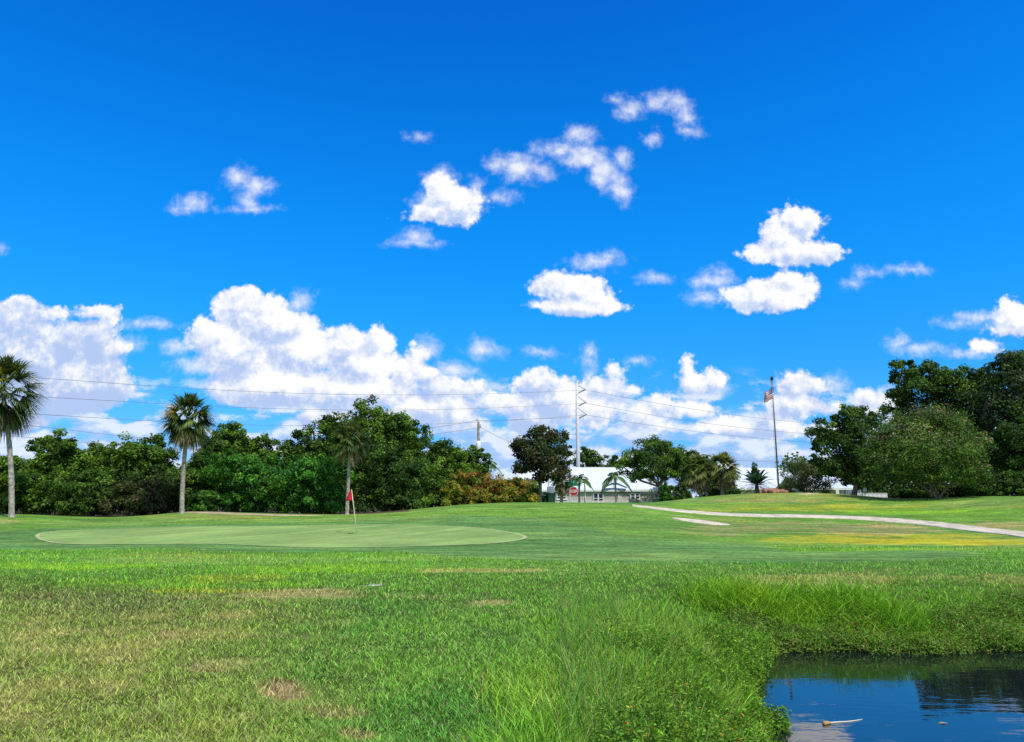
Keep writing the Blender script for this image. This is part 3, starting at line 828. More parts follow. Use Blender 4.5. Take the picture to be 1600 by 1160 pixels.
shrubs = [
 (48, 738, 120, 57, FOREST, 'dark bush around the base of the leaning palm'),
 (140, 735, 120, 56.5, OAK, 'wide dark bush right of the leaning palm'),
 (222, 738, 120, 56, BROWNG, 'olive brown twiggy bush left of the yellow-fronded palm'),
 (318, 766, 44, 54.5, LIGHTG, 'small light green bush right of the yellow-fronded palm trunk'),
 (300, 735, 90, 58, OAK, 'dark bush behind the trunk of the yellow-fronded palm'),
 (604, 700, 120, 60, DKOAK, 'large dark bush right of the palm beside the red flag'),
 (655, 716, 96, 62, OAK, 'dark bush left of the reddish croton bushes'),
 (706, 758, 70, 72, FOREST, 'low green bush hidden behind the leftmost croton bush'),
 (762, 752, 90, 73, FOREST, 'low green bush behind the tallest croton bush'),
 (815, 758, 80, 74, OAK, 'low dark bush between the croton bushes and the magnolia'),
]
for i, (px, top, w, Y, cols, lab) in enumerate(shrubs):
    plant('wild_bush', px, top, w, Y, lab, 'bush', cols, G2, i + 40, n=8000, size=.20, k=14, stems=3)
plant('hedge_shrub', 388, 710, 124, 56.5, 'glossy bright green rounded shrub, left one of the pair behind the green', 'shrub', BRIGHT, 'glossy shrubs behind the putting green', 61, n=9500, size=.25, asp=.42, k=16, stems=4)
plant('hedge_shrub', 490, 713, 116, 56.5, 'glossy bright green rounded shrub touching the palm beside the red flag', 'shrub', BRIGHT, 'glossy shrubs behind the putting green', 62, n=9500, size=.25, asp=.42, k=16, stems=4)
RED = [(.42, .10, .05), (.50, .17, .07), (.36, .07, .06), (.45, .25, .06)]
for i, (px, top, w, lab, a) in enumerate([(700, 752, 92, 'leftmost and lowest of the yellow-green croton bushes on the slope', .03), (752, 737, 96, 'tallest croton bush, its top tinged orange red', .26), (803, 746, 84, 'rightmost croton bush, reaching the dark magnolia trunk', .18)]):
    plant('croton_bush', px, top, w, 63 + i * .7, lab, 'bush', CROTON, 'croton bushes on the slope', 70 + i, n=8500, size=.19, asp=.4, k=15, stems=4, accent=(RED, a, .25))
plant('magnolia_tree', 843, 664, 100, 72, 'dark brownish green magnolia beside the steel power pole', 'tree', MAGN, None, 81, n=7500, size=.26, asp=.45, rb=.17,
      lobes=[(845, 690, 22, 24, 0), (868, 690, 20, 22, 1), (826, 700, 24, 22, 0), (850, 715, 34, 28, 0), (813, 706, 18, 16, 0), (876, 722, 20, 22, .5), (830, 735, 26, 20, 0), (862, 740, 26, 16, -.5), (886, 708, 10, 13, .5), (846, 672, 9, 9, 0)], base=786, clump=.34, loose=1.25)
plant('live_oak', 1024, 685, 120, 88, 'spreading live oak standing at the right end of the white-roofed clubhouse', 'tree', OAK, 'live oaks by the clubhouse', 83, n=9000, size=.24, rb=.24,
      lobes=[(1018, 702, 26, 17, 0), (1040, 708, 24, 18, 0), (995, 716, 22, 15, 0), (1012, 724, 34, 18, -.5), (975, 730, 18, 13, 0), (1045, 728, 26, 18, 0), (965, 722, 12, 10, .5), (1000, 742, 22, 10, -.5), (1035, 744, 24, 10, 0)], base=783)
plant('live_oak', 1068, 700, 74, 92, 'dark live oak half hidden behind the two skirted palms', 'tree', DKOAK, 'live oaks by the clubhouse', 84, n=6000, size=.25, clear=.2)
for i, (px, top, w, lab) in enumerate([(924, 704, 62, 'distant dark tree rising above the clubhouse roof right of the steel pole'), (962, 714, 44, 'small distant tree above the clubhouse roof left of the live oak')]):
    plant('distant_tree', px, top, w, 125, lab, 'tree', DKOAK, 'distant trees behind the clubhouse', 86 + i, n=3500, size=.4, clear=.1)
for i, (px, top, w, Y, cols, lab) in enumerate([
 (1040, 754, 30, 80, LIGHTG, 'rounded light green bush in front of the live oak trunk'), (1066, 752, 34, 84, DKOAK, 'dark bush between the live oak and the left skirted palm'),
 (1108, 752, 40, 84, DKOAK, 'dark bush between the trunks of the two skirted palms'), (1140, 756, 36, 82, OAK, 'dark bush at the foot of the right skirted palm'),
 (1116, 763, 20, 77, LIGHTG, 'small bright green bush low between the skirted palms'), (1228, 760, 20, 78, FOREST, 'small green bush just right of the flagpole base')]):
    plant('garden_bush', px, top, w, Y, lab, 'bush', cols, 'bushes on the far rise', 90 + i, n=2400, size=.17, stems=3, k=8)
plant('live_oak', 1108, 712, 84, 97, 'dark live oak behind and right of the two skirted palms', 'tree', DKOAK, 'live oaks by the clubhouse', 85, n=6500, size=.25, clear=.1)
plant('olive_bush', 1256, 718, 80, 76, 'pale olive green feathery bush right of the flagpole', 'bush', OLIVEG, None, 97, n=5500, size=.17, asp=.3, stems=5, loose=1.3)
plant('narrow_conifer', 1178, 719, 15, 84, 'thin dark spindly tree behind the low spiky palm', 'tree', DKOAK, None, 98, n=700, size=.2, k=7, clear=.35, rb=.07, loose=1.2)

# far wood beyond the tree belt, one mass
def far_wood():
    rng = np.random.RandomState(301); P, N, K = [], [], []
    for (p0, p1, Y0, top) in ((-420, 660, 108, 722), (1230, 2000, 112, 700)):
        for i in range(int((p1 - p0) / 16)):
            px = p0 + 16 * i + rng.rand() * 12; Y = Y0 + rng.rand() * 22
            x, _, zt = at(px, top + rng.rand() * 22, Y); zb = gz(x, Y); h = zt - zb; r = 2.2 + 1.4 * rng.rand(); m = 900
            d = unit(rng.randn(m, 3)); rad = (.55 + .5 * rng.rand(m, 1))
            P.append(np.array((x, Y, zb + h * .5)) + d * rad * np.array((r, r, h * .52)) + rng.randn(m, 3) * .2); N.append(unit(d + rng.randn(m, 3) * .6))
            K.append(palette(rng, m, DKOAK, .3))
    P, N, K = map(np.concatenate, (P, N, K))
    V, T = leaf_quads(P, N, .55, .7, rng)
    tag(raw_mesh('far_woods', V, np.zeros((0, 4)), T, M['leaf'], None, np.repeat(K, 4, 0)), kind='stuff')
far_wood()
G3 = 'big dark trees on the right'
plant('dark_oak', 1322, 630, 124, 71, 'leftmost of the big dark right-hand trees, its low trunk over the white trailer', 'tree', DKOAK, G3, 101, n=11000, size=.25, rb=.26,
      lobes=[(1325, 648, 22, 17, 0), (1350, 655, 28, 20, .5), (1300, 668, 24, 20, 0), (1335, 680, 38, 26, 0), (1280, 688, 20, 20, 0), (1306, 700, 32, 22, -.5), (1275, 708, 12, 16, 0), (1350, 715, 38, 24, 0), (1300, 728, 30, 16, 0), (1380, 690, 28, 30, 1), (1340, 742, 34, 14, 0)], base=779)
plant('dark_oak', 1440, 563, 130, 78, 'tall dark tree rising behind the flowering crepe myrtle', 'tree', DKOAK, G3, 102, n=13000, size=.28, rb=.3,
      lobes=[(1408, 578, 22, 14, 0), (1448, 584, 34, 18, 0), (1400, 604, 18, 22, 0), (1430, 612, 40, 28, 0), (1478, 606, 32, 24, 0), (1400, 640, 20, 24, 0), (1450, 650, 50, 40, .5), (1490, 660, 34, 40, .5), (1440, 700, 50, 40, 1)], base=779)
plant('dark_oak', 1505, 572, 110, 77, 'broad dark tree between the tall left one and the greyish mossy one', 'tree', DKOAK, G3, 103, n=12000, size=.28, rb=.3,
      lobes=[(1502, 590, 32, 18, 0), (1530, 596, 30, 20, 0), (1478, 610, 24, 22, 0), (1515, 625, 44, 28, 0), (1548, 640, 32, 32, 0), (1510, 670, 46, 36, 0), (1545, 700, 40, 38, 0), (1520, 730, 40, 28, 0)], base=778)
plant('mossy_oak', 1585, 548, 110, 72, 'greyish moss-hung oak at the right edge of the picture', 'tree', GREYG + DKOAK, G3, 104, n=12000, size=.25, rb=.28, loose=1.3,
      lobes=[(1585, 566, 28, 16, 0), (1562, 584, 22, 18, 0), (1610, 572, 28, 22, 0), (1585, 606, 38, 28, 0), (1620, 620, 34, 34, 0), (1570, 640, 34, 34, 0), (1605, 670, 42, 34, 0)], base=776)
plant('dark_oak', 1590, 655, 110, 68, 'low dark tree under the mossy oak at the right edge', 'tree', DKOAK, G3, 105, n=9000, size=.24, clear=.15)
plant('dark_oak', 1660, 590, 130, 72, 'dark tree cut by the right picture edge', 'tree', DKOAK, G3, 106, n=6000, size=.3, clear=.15)
PINK = [(.62, .36, .38), (.55, .28, .34), (.45, .22, .18), (.66, .45, .44)]
plant('crepe_myrtle', 1450, 635, 208, 65, 'wide domed crepe myrtle dotted with pale pink blossom', 'tree', CREPE, None, 110, n=19000, size=.19, asp=.42, stems=4, rb=.17, accent=(PINK, .26, -.45),
      lobes=[(1447, 662, 52, 26, 0), (1405, 676, 34, 24, 0), (1490, 676, 36, 24, 0), (1382, 702, 34, 26, 0), (1430, 705, 54, 34, -1.5), (1480, 708, 50, 32, -1.5), (1520, 708, 30, 28, 0), (1365, 726, 22, 20, 0), (1400, 734, 36, 18, -1.2), (1450, 738, 40, 16, -1.6), (1505, 742, 40, 20, -1), (1535, 742, 20, 24, 0), (1528, 690, 20, 18, .5)], base=780)
for i, (px, top, w, Y, lab) in enumerate([(1425, 764, 64, 70, 'low dark shrub in the shade under the crepe myrtle'), (1545, 735, 70, 67, 'dark shrub right of the crepe myrtle'), (1492, 756, 60, 71, 'dark shrub behind the crepe myrtle stems'), (1600, 738, 60, 65, 'dark shrub at the right edge below the mossy oak')]):
    plant('shade_shrub', px, top, w, Y, lab, 'shrub', DKOAK, 'shrubs in the shade of the right-hand trees', 115 + i, n=4000, size=.2, stems=3)

# ---- palms
def blades(segs, width, col, out):
    """strips: segs (n, k, 3) centre lines, width (n, k) -> quads with a flat side vector"""
    n, k, _ = segs.shape
    T = np.gradient(segs, axis=1); up = np.array((0, 0, 1.0))
    S = unit(np.cross(T, up + 0 * T) + 1e-5)
    A = segs + S * width[..., None] / 2; B = segs - S * width[..., None] / 2
    V = np.stack([A, B], 2).reshape(-1, 3)
    i = np.arange(n)[:, None] * (2 * k) + np.arange(k - 1)[None] * 2
    Q = np.stack([i, i + 1, i + 3, i + 2], -1).reshape(-1, 4)
    out.append((V, Q, np.repeat(col, 2 * k, 0)))
def merge(out, name, m, parent):
    V, Q, K, o = [], [], [], 0
    for v, q, k in out: V.append(v); Q.append(q + o); K.append(k); o += len(v)
    return raw_mesh(name, np.concatenate(V), np.concatenate(Q), np.zeros((0, 3)), M[m], parent, np.concatenate(K))

def fan_fronds(name, parent, c, R, n, e0, e1, cols, rng, droop=.30, leaflets=24, az=None, w=.085, curl=0.0):
    out = []
    for i in range(n):
        roll = rng.uniform(-1.0, 1.0)
        a = i * 2.39996 + rng.rand() * .5 if az is None else az + rng.randn() * .25
        e = math.radians(e0 + (e1 - e0) * ((i + rng.rand()) / n))
        d = np.array((math.cos(a) * math.cos(e), math.sin(a) * math.cos(e), math.sin(e)))
        side = unit(np.cross(d, (0, 0, 1.0))); side = side * math.cos(roll) + np.cross(d, side) * math.sin(roll)
        Lp = R * (.45 + .12 * rng.rand()); Lf = R * (.50 + .14 * rng.rand())
        hub = c + d * Lp - np.array((0, 0, .06 * Lp))
        f = np.linspace(-1.35, 1.35, leaflets) + rng.randn(leaflets) * .04
        ld = unit(d[None] * np.cos(f)[:, None] + side[None] * np.sin(f)[:, None] + np.array((0, 0, -.12)))
        L = (Lf * (.72 + .28 * np.cos(f * .9)) * (.9 + .2 * rng.rand(leaflets)))[:, None, None]
        t = np.linspace(0, 1, 4)[None, :, None]
        P = hub + ld[:, None] * L * t + np.array((0, 0, -1.0)) * droop * L * t ** 2.2
        W = np.repeat(np.array([[.5, 1.0, .75, .06]]) * w, leaflets, 0)
        col = np.repeat(palette(rng, 1, cols, .15), leaflets, 0) * np.exp(rng.randn(leaflets, 1) * .18)
        blades(P, W, col, out)
        pet = np.stack([c + d * .1, c + d * Lp * .6, hub])[None]
        blades(pet, np.full((1, 3), .05), palette(rng, 1, cols, .1), out)
    return merge(out, name, 'leaf', parent)

def feather_fronds(name, parent, c, R, n, e0, e1, cols, rng, droop=.9, leaflets=30, llen=.30, w=.075, hang=.5):
    out = []
    for i in range(n):
        a = i * 2.39996 + rng.rand() * .4; e = math.radians(e0 + (e1 - e0) * ((i + rng.rand()) / n))
        d = np.array((math.cos(a) * math.cos(e), math.sin(a) * math.cos(e), math.sin(e)))
        L = R * (.85 + .3 * rng.rand())
        t = np.linspace(0, 1, 9)[:, None]
        spine = c + d * L * t + np.array((0, 0, -1.0)) * droop * L * t ** 2 * (.6 + .5 * math.cos(e))
        blades(spine[None], np.linspace(.06, .015, 9)[None], palette(rng, 1, cols, .1), out)
        s = np.linspace(.15, .98, leaflets)
        base = np.stack([np.interp(s, t[:, 0], spine[:, k]) for k in range(3)], 1)
        tan = unit(np.stack([np.interp(s, t[:, 0], np.gradient(spine[:, k])) for k in range(3)], 1))
        for sg in (-1, 1):
            sd = unit(np.cross(tan, (0, 0, 1.0))) * sg
            ll = (R * llen * np.sin(np.pi * (.15 + .8 * s)) * (.85 + .3 * rng.rand(leaflets)))[:, None, None]
            dd = unit(sd * .8 + tan * .55 + np.array((0, 0, .15)))
            q = np.linspace(0, 1, 3)[None, :, None]
            P = base[:, None] + dd[:, None] * ll * q + np.array((0, 0, -hang)) * ll * q ** 2
            blades(P, np.repeat(np.array([[.6, 1, .1]]) * w, leaflets, 0), palette(rng, 1, cols, .12).repeat(leaflets, 0) * np.exp(rng.randn(leaflets, 1) * .15), out)
    return merge(out, name, 'leaf', parent)

def palm_trunk(parent, pts, r0, r1, rng):
    mb = MB(); P = np.array(pts); m = 40
    t = np.linspace(0, 1, m); s = np.linspace(0, 1, len(P))
    # quadratic through the control points
    co = [np.polyfit(s, P[:, k], min(2, len(P) - 1)) for k in range(3)]
    Q = np.stack([np.polyval(c, t) for c in co], 1)
    r = r0 + (r1 - r0) * t ** .7; r = r * (1 + .10 * (np.arange(m) % 2)) * (1 + .04 * rng.randn(m)); r[:3] *= (1.35, 1.2, 1.08)
    mb.tube(Q, r, 10)
    return mb.build('trunk', M['palmbark'], parent, True)

SABAL = [(.070, .115, .025), (.10, .15, .032), (.14, .19, .05), (.042, .07, .02)]
SABAL2 = [(.13, .17, .055), (.17, .19, .08), (.09, .13, .04)]
DEAD = [(.30, .22, .13), (.40, .29, .16), (.20, .14, .08), (.36, .29, .18)]
SABAL3 = [(.22, .26, .07), (.30, .32, .10), (.16, .21, .05), (.12, .17, .05)]
def sabal(px_base, py_base, pxt, pyt, Y, Rpx, label, seed, dead=10, n=64, group='fan palms', mid=None, cols=SABAL, yellow=None, e_low=-38, tr=.17, w=.085):
    rng = np.random.RandomState(seed)
    x0, _, _ = at(px_base, py_base, Y); zg = gz(x0, Y)
    top = np.array(at(pxt, pyt, Y)) - np.array((x0, Y, zg))
    root = empty('fan_palm', (x0, Y, zg), label, 'palm tree', group)
    R = Rpx / F * Y
    m = np.array(mid) if mid is not None else top * .5
    palm_trunk(root, [(0, 0, -.3), m, top], tr * 1.15, tr * .85, rng)
    fan_fronds('crown', root, top, R, n, 86, e_low, cols, rng, w=w)
    if dead:
        o = fan_fronds('dead_fronds', root, top - np.array((0, 0, .1)), R * .9, int(dead * 1.5), -40, -78, DEAD, rng, .45, 16, w=w * 1.15); o['label'] = 'brown hanging dead fronds'
    if yellow:
        o = fan_fronds('yellow_fronds', root, top, R * yellow[2], yellow[1], yellow[3], yellow[3] - 25, [(.50, .36, .03), (.42, .33, .05)], rng, .5, 16, az=yellow[0]); o['label'] = 'yellowed fronds'
    return root
sabal(19, 805, 4, 611, 50, 66, 'tall fan palm with a leaning grey trunk at the left edge', 3, dead=9, n=72, mid=at(17, 710, 50) - np.array(at(19, 805, 50)) + np.array((-.05, 0, .1)), yellow=(math.radians(-60), 3, 1.0, 40), tr=.16, e_low=-58)
sabal(285, 800, 295, 652, 52, 45, 'fan palm with a clump of yellow fronds, in front of the tree belt', 4, dead=12, n=64, mid=at(287, 730, 52) - np.array(at(285, 800, 52)), yellow=(math.radians(232), 4, 1.0, 38), tr=.14, e_low=-52)
sabal(542, 806, 547, 688, 54.0, 35, 'slim fan palm just behind the red golf flag', 5, dead=4, n=44, tr=.12, cols=SABAL + SABAL2, e_low=-40)
sabal(1096, 775, 1091, 735, 76, 29, 'left of the two squat fan palms with brown frond skirts', 6, dead=18, n=52, cols=SABAL3, group='skirted fan palms on the rise', w=.12)
sabal(1128, 773, 1131, 731, 75, 29, 'right of the two squat fan palms with brown frond skirts', 7, dead=18, n=52, cols=SABAL3, group='skirted fan palms on the rise', w=.12)
sabal(877, 786, 878, 747, 80, 22, 'dull olive fan palm between the magnolia and the stop sign', 8, dead=10, n=34, cols=[(.10, .11, .04), (.13, .13, .06), (.07, .09, .03)], group='palms in front of the clubhouse')

FEATH = [(.05, .13, .025), (.07, .17, .03), (.10, .19, .05)]
def feather_palm(pxb, pyb, pxt, pyt, Y, Rpx, label, seed, group='palms in front of the clubhouse', n=15, tr=.09, cols=FEATH, e=(80, 5), droop=.9):
    rng = np.random.RandomState(seed)
    x0, _, _ = at(pxb, pyb, Y); zg = gz(x0, Y)
    top = np.array(at(pxt, pyt, Y)) - np.array((x0, Y, zg)); R = Rpx / F * Y
    root = empty('feather_palm', (x0, Y, zg), label, 'palm tree', group)
    palm_trunk(root, [(0, 0, -.3), top * .5, top], tr * 1.3, tr, rng)
    mb = MB(); mb.tube([top - (0, 0, .5), top - (0, 0, .2), top + (0, 0, .25)], [tr * 1.05, tr * 1.2, tr * .4], 8, (.10, .2, .05)); mb.build('crownshaft', M['leaf'], root, True)
    feather_fronds('crown', root, top + np.array((0, 0, .1)), R, n, e[0], e[1], cols, rng, droop)
    return root
feather_palm(905, 786, 905, 752, 79, 24, 'small feather palm beside the stop sign', 21)
feather_palm(963, 784, 961, 748, 86, 26, 'small feather palm in front of the clubhouse entrance', 22)
feather_palm(764, 760, 763, 727, 82, 22, 'light green feather palm peeking out right of the wooden pole', 23, group=None, n=14)
# low spiky palm on the rise
def cycad(px, py, Y, Rpx, label):
    rng = np.random.RandomState(31); x, _, _ = at(px, py, Y); zg = gz(x, Y)
    root = empty('spiky_palm', (x, Y, zg), label, 'palm plant')
    mb = MB(); mb.tube([(0, 0, -.1), (0, 0, .35), (0, 0, .75)], [.24, .22, .16], 10); mb.build('trunk', M['palmbark'], root, True)
    feather_fronds('crown', root, np.array((0, 0, .72)), Rpx / F * Y, 46, 72, -8, [(.02, .07, .03), (.03, .09, .035), (.045, .11, .05)], rng, .45, 26, .22, .06, .1)
cycad(1183, 770, 73, 40, 'low dark spiky palm left of the flagpole')

# ---- grass and weeds
def blade_field(name, x, y, h, w, col, rng, lean=.45, mats='grass', parent=None, seg=3):
    n = len(x); z = ground_z(x, y) - .01
    a = rng.rand(n) * 2 * np.pi; b = rng.rand(n) * 2 * np.pi
    dirv = np.stack([np.cos(a), np.sin(a), 0 * a], 1) * (lean * (.35 + rng.rand(n)))[:, None]
    t = np.linspace(0, 1, seg + 1)
    base = np.stack([x, y, z], 1)
    sid = np.stack([np.cos(b), np.sin(b), 0 * b], 1)
    V = []
    for i, s in enumerate(t):
        p = base + (dirv * s ** 1.8 + np.array((0, 0, 1.0)) * (s - .22 * s ** 2 * np.minimum(lean, 1))) * h[:, None]
        if i < seg:
            ww = (w * (1 - .55 * s ** 1.5))[:, None] * .5
            V += [p - sid * ww, p + sid * ww]
        else: V.append(p)
    k = 2 * seg + 1
    V = np.stack(V, 1).reshape(-1, 3); i0 = np.arange(n) * k
    Q = np.concatenate([np.stack([i0 + 2 * s, i0 + 2 * s + 1, i0 + 2 * s + 3, i0 + 2 * s + 2], 1) for s in range(seg - 1)]) if seg > 1 else np.zeros((0, 4))
    j = i0 + 2 * (seg - 1); T = np.stack([j, j + 1, i0 + k - 1], 1)
    return raw_mesh(name, V, Q, T, M[mats], parent, np.repeat(col, k, 0), True)

def scatter(rng, n, y0, y1, u0, u1, power):
    """more points close to the viewer: density falls with distance"""
    q = rng.rand(n); e = 2.0 - power
    y = (y0 ** e + q * (y1 ** e - y0 ** e)) ** (1 / e)
    x = (u0 + (u1 - u0) * rng.rand(n)) * (y + 1.5)
    return x, y

def build_turf():
    rng = np.random.RandomState(5)
    x, y = scatter(rng, 560000, 4.2, 31, -.86, .86, 2.75)
    sd = bank_sd(x, y)
    keep = (sd > .9); x, y, sd = x[keep], y[keep], sd[keep]
    if True:
        far = (y > 22)
        sf = poly_sd(FAIR_S, x, y); sg = poly_sd(GREEN_S, x, y)
        keep = ~(far & ((sf < .2) | (sg < 2.8))); x, y, sd = x[keep], y[keep], sd[keep]
    z = ground_z(x, y); col, px, py = turf_colour(x, y, z)
    n = len(x); lum = col.sum(1)
    bare = ((col[:, 0] > col[:, 1] * (.92 + .30 * rng.rand(n))) | (col[:, 2] > .25)) & (rng.rand(n) < .72)
    keep = ~bare; x, y, col = x[keep], y[keep], col[keep]; n = len(x)
    clump = fbm(x * 2.3 + 3, y * 2.3 + 8, 3)
    h = (.032 + .042 * rng.rand(n)) * (.3 + 1.5 * clump) * (1 + y * .014)
    w = (.0040 + .00050 * y) * (.8 + .5 * rng.rand(n))
    c = col * np.array((1.68, 1.74, 1.30)) * np.exp(rng.randn(n, 1) * .42)
    straw = rng.rand(n) < .06 + .14 * sst(650, 150, project(x, y, z[:n] if len(z) == n else ground_z(x, y))[0]) * (y < 14)
    c[straw] = np.array((.42, .36, .17)) * np.exp(rng.randn(straw.sum(), 1) * .2)
    o = blade_field('turf_grass', x, y, h, w, np.clip(c, 0, .8), rng, .75)
    tag(o, kind='stuff')
build_turf()

def build_bank():
    rng = np.random.RandomState(8)
    # rough grass between turf and weeds
    x, y = scatter(rng, 330000, 4.4, 27, -.05, .95, 2.2)
    sd = bank_sd(x, y); n1 = fbm(x * .9, y * .9, 3)
    width = np.where(y > 12.3, 4.4, np.where(y < 8.5, 2.3, 3.0))
    p = sst(width, .6, sd + (n1 - .5) * 2.5) * (sd > .05)
    keep = rng.rand(len(x)) < p; x, y, sd, n1 = x[keep], y[keep], sd[keep], n1[keep]
    n = len(x); far = y > 12.4
    edge = sst(3.6, .4, sd)
    h = (.10 + .36 * edge * rng.rand(n) ** .6) * (.6 + .8 * n1) * np.where(far, .62, 1.0)
    w = (.0045 + .00055 * y) * (.8 + .5 * rng.rand(n))
    base = np.array((.145, .33, .025))[None] * (1 - edge[:, None] * .12) + 0
    n2 = fbm(x * .45 + 30, y * .45, 3)
    base = base * (1 - sst(.45, .65, n2)[:, None] * .5) + np.array((.21, .34, .035))[None] * sst(.45, .65, n2)[:, None] * .5
    c = base * 1.35 * np.exp(rng.randn(n, 1) * .40)
    st = rng.rand(n) < .07; c[st] = np.array((.40, .34, .14))
    tag(blade_field('bank_grass', x, y, h, w, np.clip(c, 0, .8), rng, .7), kind='stuff')
    # bright sedge running out along the little point, in tufts
    tx, ty, th = [], [], []
    for i in range(95):
        t = rng.rand(); cx = 3.9 + 3.1 * t + rng.randn() * .22; cy = 15.0 - 1.35 * t + rng.randn() * .30
        m = rng.randint(60, 230); r = .16 + .16 * rng.rand()
        tx.append(cx + rng.randn(m) * r); ty.append(cy + rng.randn(m) * r); th.append((.20 + .36 * rng.rand()) * (.55 + .6 * rng.rand(m)))
    x, y, hh = map(np.concatenate, (tx, ty, th))
    ok = bank_sd(x, y) > .08; x, y, hh = x[ok], y[ok], hh[ok]; k = len(x)
    n3 = fbm(x * 1.5, y * 1.5 + 50, 2)[:, None]
    c = (np.array((.27, .46, .02))[None] * n3 + np.array((.13, .34, .02))[None] * (1 - n3)) * np.exp(rng.randn(k, 1) * .30)
    tag(blade_field('sedge', x, y, hh, np.full(k, .016), np.clip(c, 0, .8), rng, .8), kind='stuff')
    # broad-leaved weeds
    def weeds(name, np_, region, hmin, hmax, leaf, cols, seed, per=17):
        rg = np.random.RandomState(seed)
        x, y = scatter(rg, np_, *region)
        sd = bank_sd(x, y); n1 = fbm(x * .8 + 60, y * .8 + 9, 3); n2 = fbm(x * 1.6 + 10, y * 1.6 + 9, 2)
        wd = np.where(y > 12.3, 1.5, np.where(y < 9, 1.35, 1.1))
        ok = (sd > -.12) & (rg.rand(len(x)) < sst(wd, .35, sd + (n1 - .5) * 1.8)); x, y, sd, n2 = x[ok], y[ok], sd[ok], n2[ok]
        m = len(x); z = ground_z(x, y)
        h = (hmin + (hmax - hmin) * rg.rand(m) ** .8) * (.5 + n2) * (.75 + .35 * sst(0, 1.0, sd))
        az = rg.rand(m) * 2 * np.pi; lean = .45 * rg.rand(m)
        tip = np.stack([np.cos(az) * lean * h, np.sin(az) * lean * h, h], 1)
        t = .18 + .82 * rg.rand(m, per) ** .8
        P = np.stack([x, y, z], 1)[:, None] + tip[:, None] * t[..., None]
        off = rg.randn(m, per, 3) * np.array((1, 1, .35)); off = unit(off) * (.03 + .07 * (1 - t * .6))[..., None]
        P = (P + off).reshape(-1, 3); N = unit(unit(off).reshape(-1, 3) * .5 + rg.randn(len(P), 3) * .45 + np.array((0, 0, .9)))
        K = np.repeat(palette(rg, m, cols, .2), per, 0) * np.exp(rg.randn(len(P), 1) * .22)
        fl = rg.rand(len(P)) < .010; K[fl] = np.array((.55, .28, .03))
        S = leaf * (1 + .04 * np.repeat(y, per))
        V, T = leaf_quads(P, N, S, .36, rg)
        # stems
        ps = np.stack([np.stack([x, y, z - .03], 1), np.stack([x, y, z], 1) + tip * .5 + np.array((0, 0, .02)), np.stack([x, y, z], 1) + tip], 1)
        b = rg.rand(m) * 6.28; sd_ = np.stack([np.cos(b), np.sin(b), 0 * b], 1)[:, None] * np.array((.004, .003, .0015))[None, :, None]
        VS = np.stack([ps - sd_, ps + sd_], 2).reshape(-1, 3); o = len(V)
        i = np.arange(m)[:, None] * 6 + np.arange(2)[None] * 2 + o
        Q = np.stack([i, i + 1, i + 3, i + 2], -1).reshape(-1, 4)
        col = np.concatenate([np.repeat(K, 4, 0), np.repeat(np.array([(.09, .12, .04)]), len(VS), 0)])
        tag(raw_mesh(name, np.concatenate([V, VS]), Q, T, M['leaf'], None, col), kind='stuff')
    W1 = [(.12, .29, .02), (.16, .35, .025), (.08, .20, .02), (.22, .35, .035)]
    W2 = [(.10, .22, .024), (.14, .27, .032), (.17, .27, .045), (.18, .20, .055)]
    weeds('bank_weeds', 30000, (4.6, 12.6, .10, .40, 2.2), .14, .46, .033, W1, 3)
    weeds('far_bank_weeds', 30000, (11.6, 17.5, .25, .95, 1.2), .07, .25, .034, W2 + W1[:1], 4)
    # tall thin grass standing over the weeds left of the water
    x, y = scatter(rng, 6500, 5.0, 13, .05, .36, 2.2)
    sd = bank_sd(x, y); n1 = fbm(x * 1.1 + 20, y * 1.1, 3)
    ok = (rng.rand(len(x)) < sst(2.6, 1.2, np.abs(sd - 1.6) + (n1 - .5) * 3)) & (sd > .1); x, y = x[ok], y[ok]; k = len(x)
    c = np.array((.13, .30, .04))[None] * np.exp(rng.randn(k, 1) * .3); s = rng.rand(k) < .15; c[s] = (.36, .33, .14)
    tag(blade_field('tall_grass', x, y, .24 + .36 * rng.rand(k), np.full(k, .006), c, rng, .5, seg=4), kind='stuff')
build_bank()

# ------------------------------------------------------------------ built things
def rel(px, py, Y, root): return np.array(at(px, py, Y)) - np.array(root)

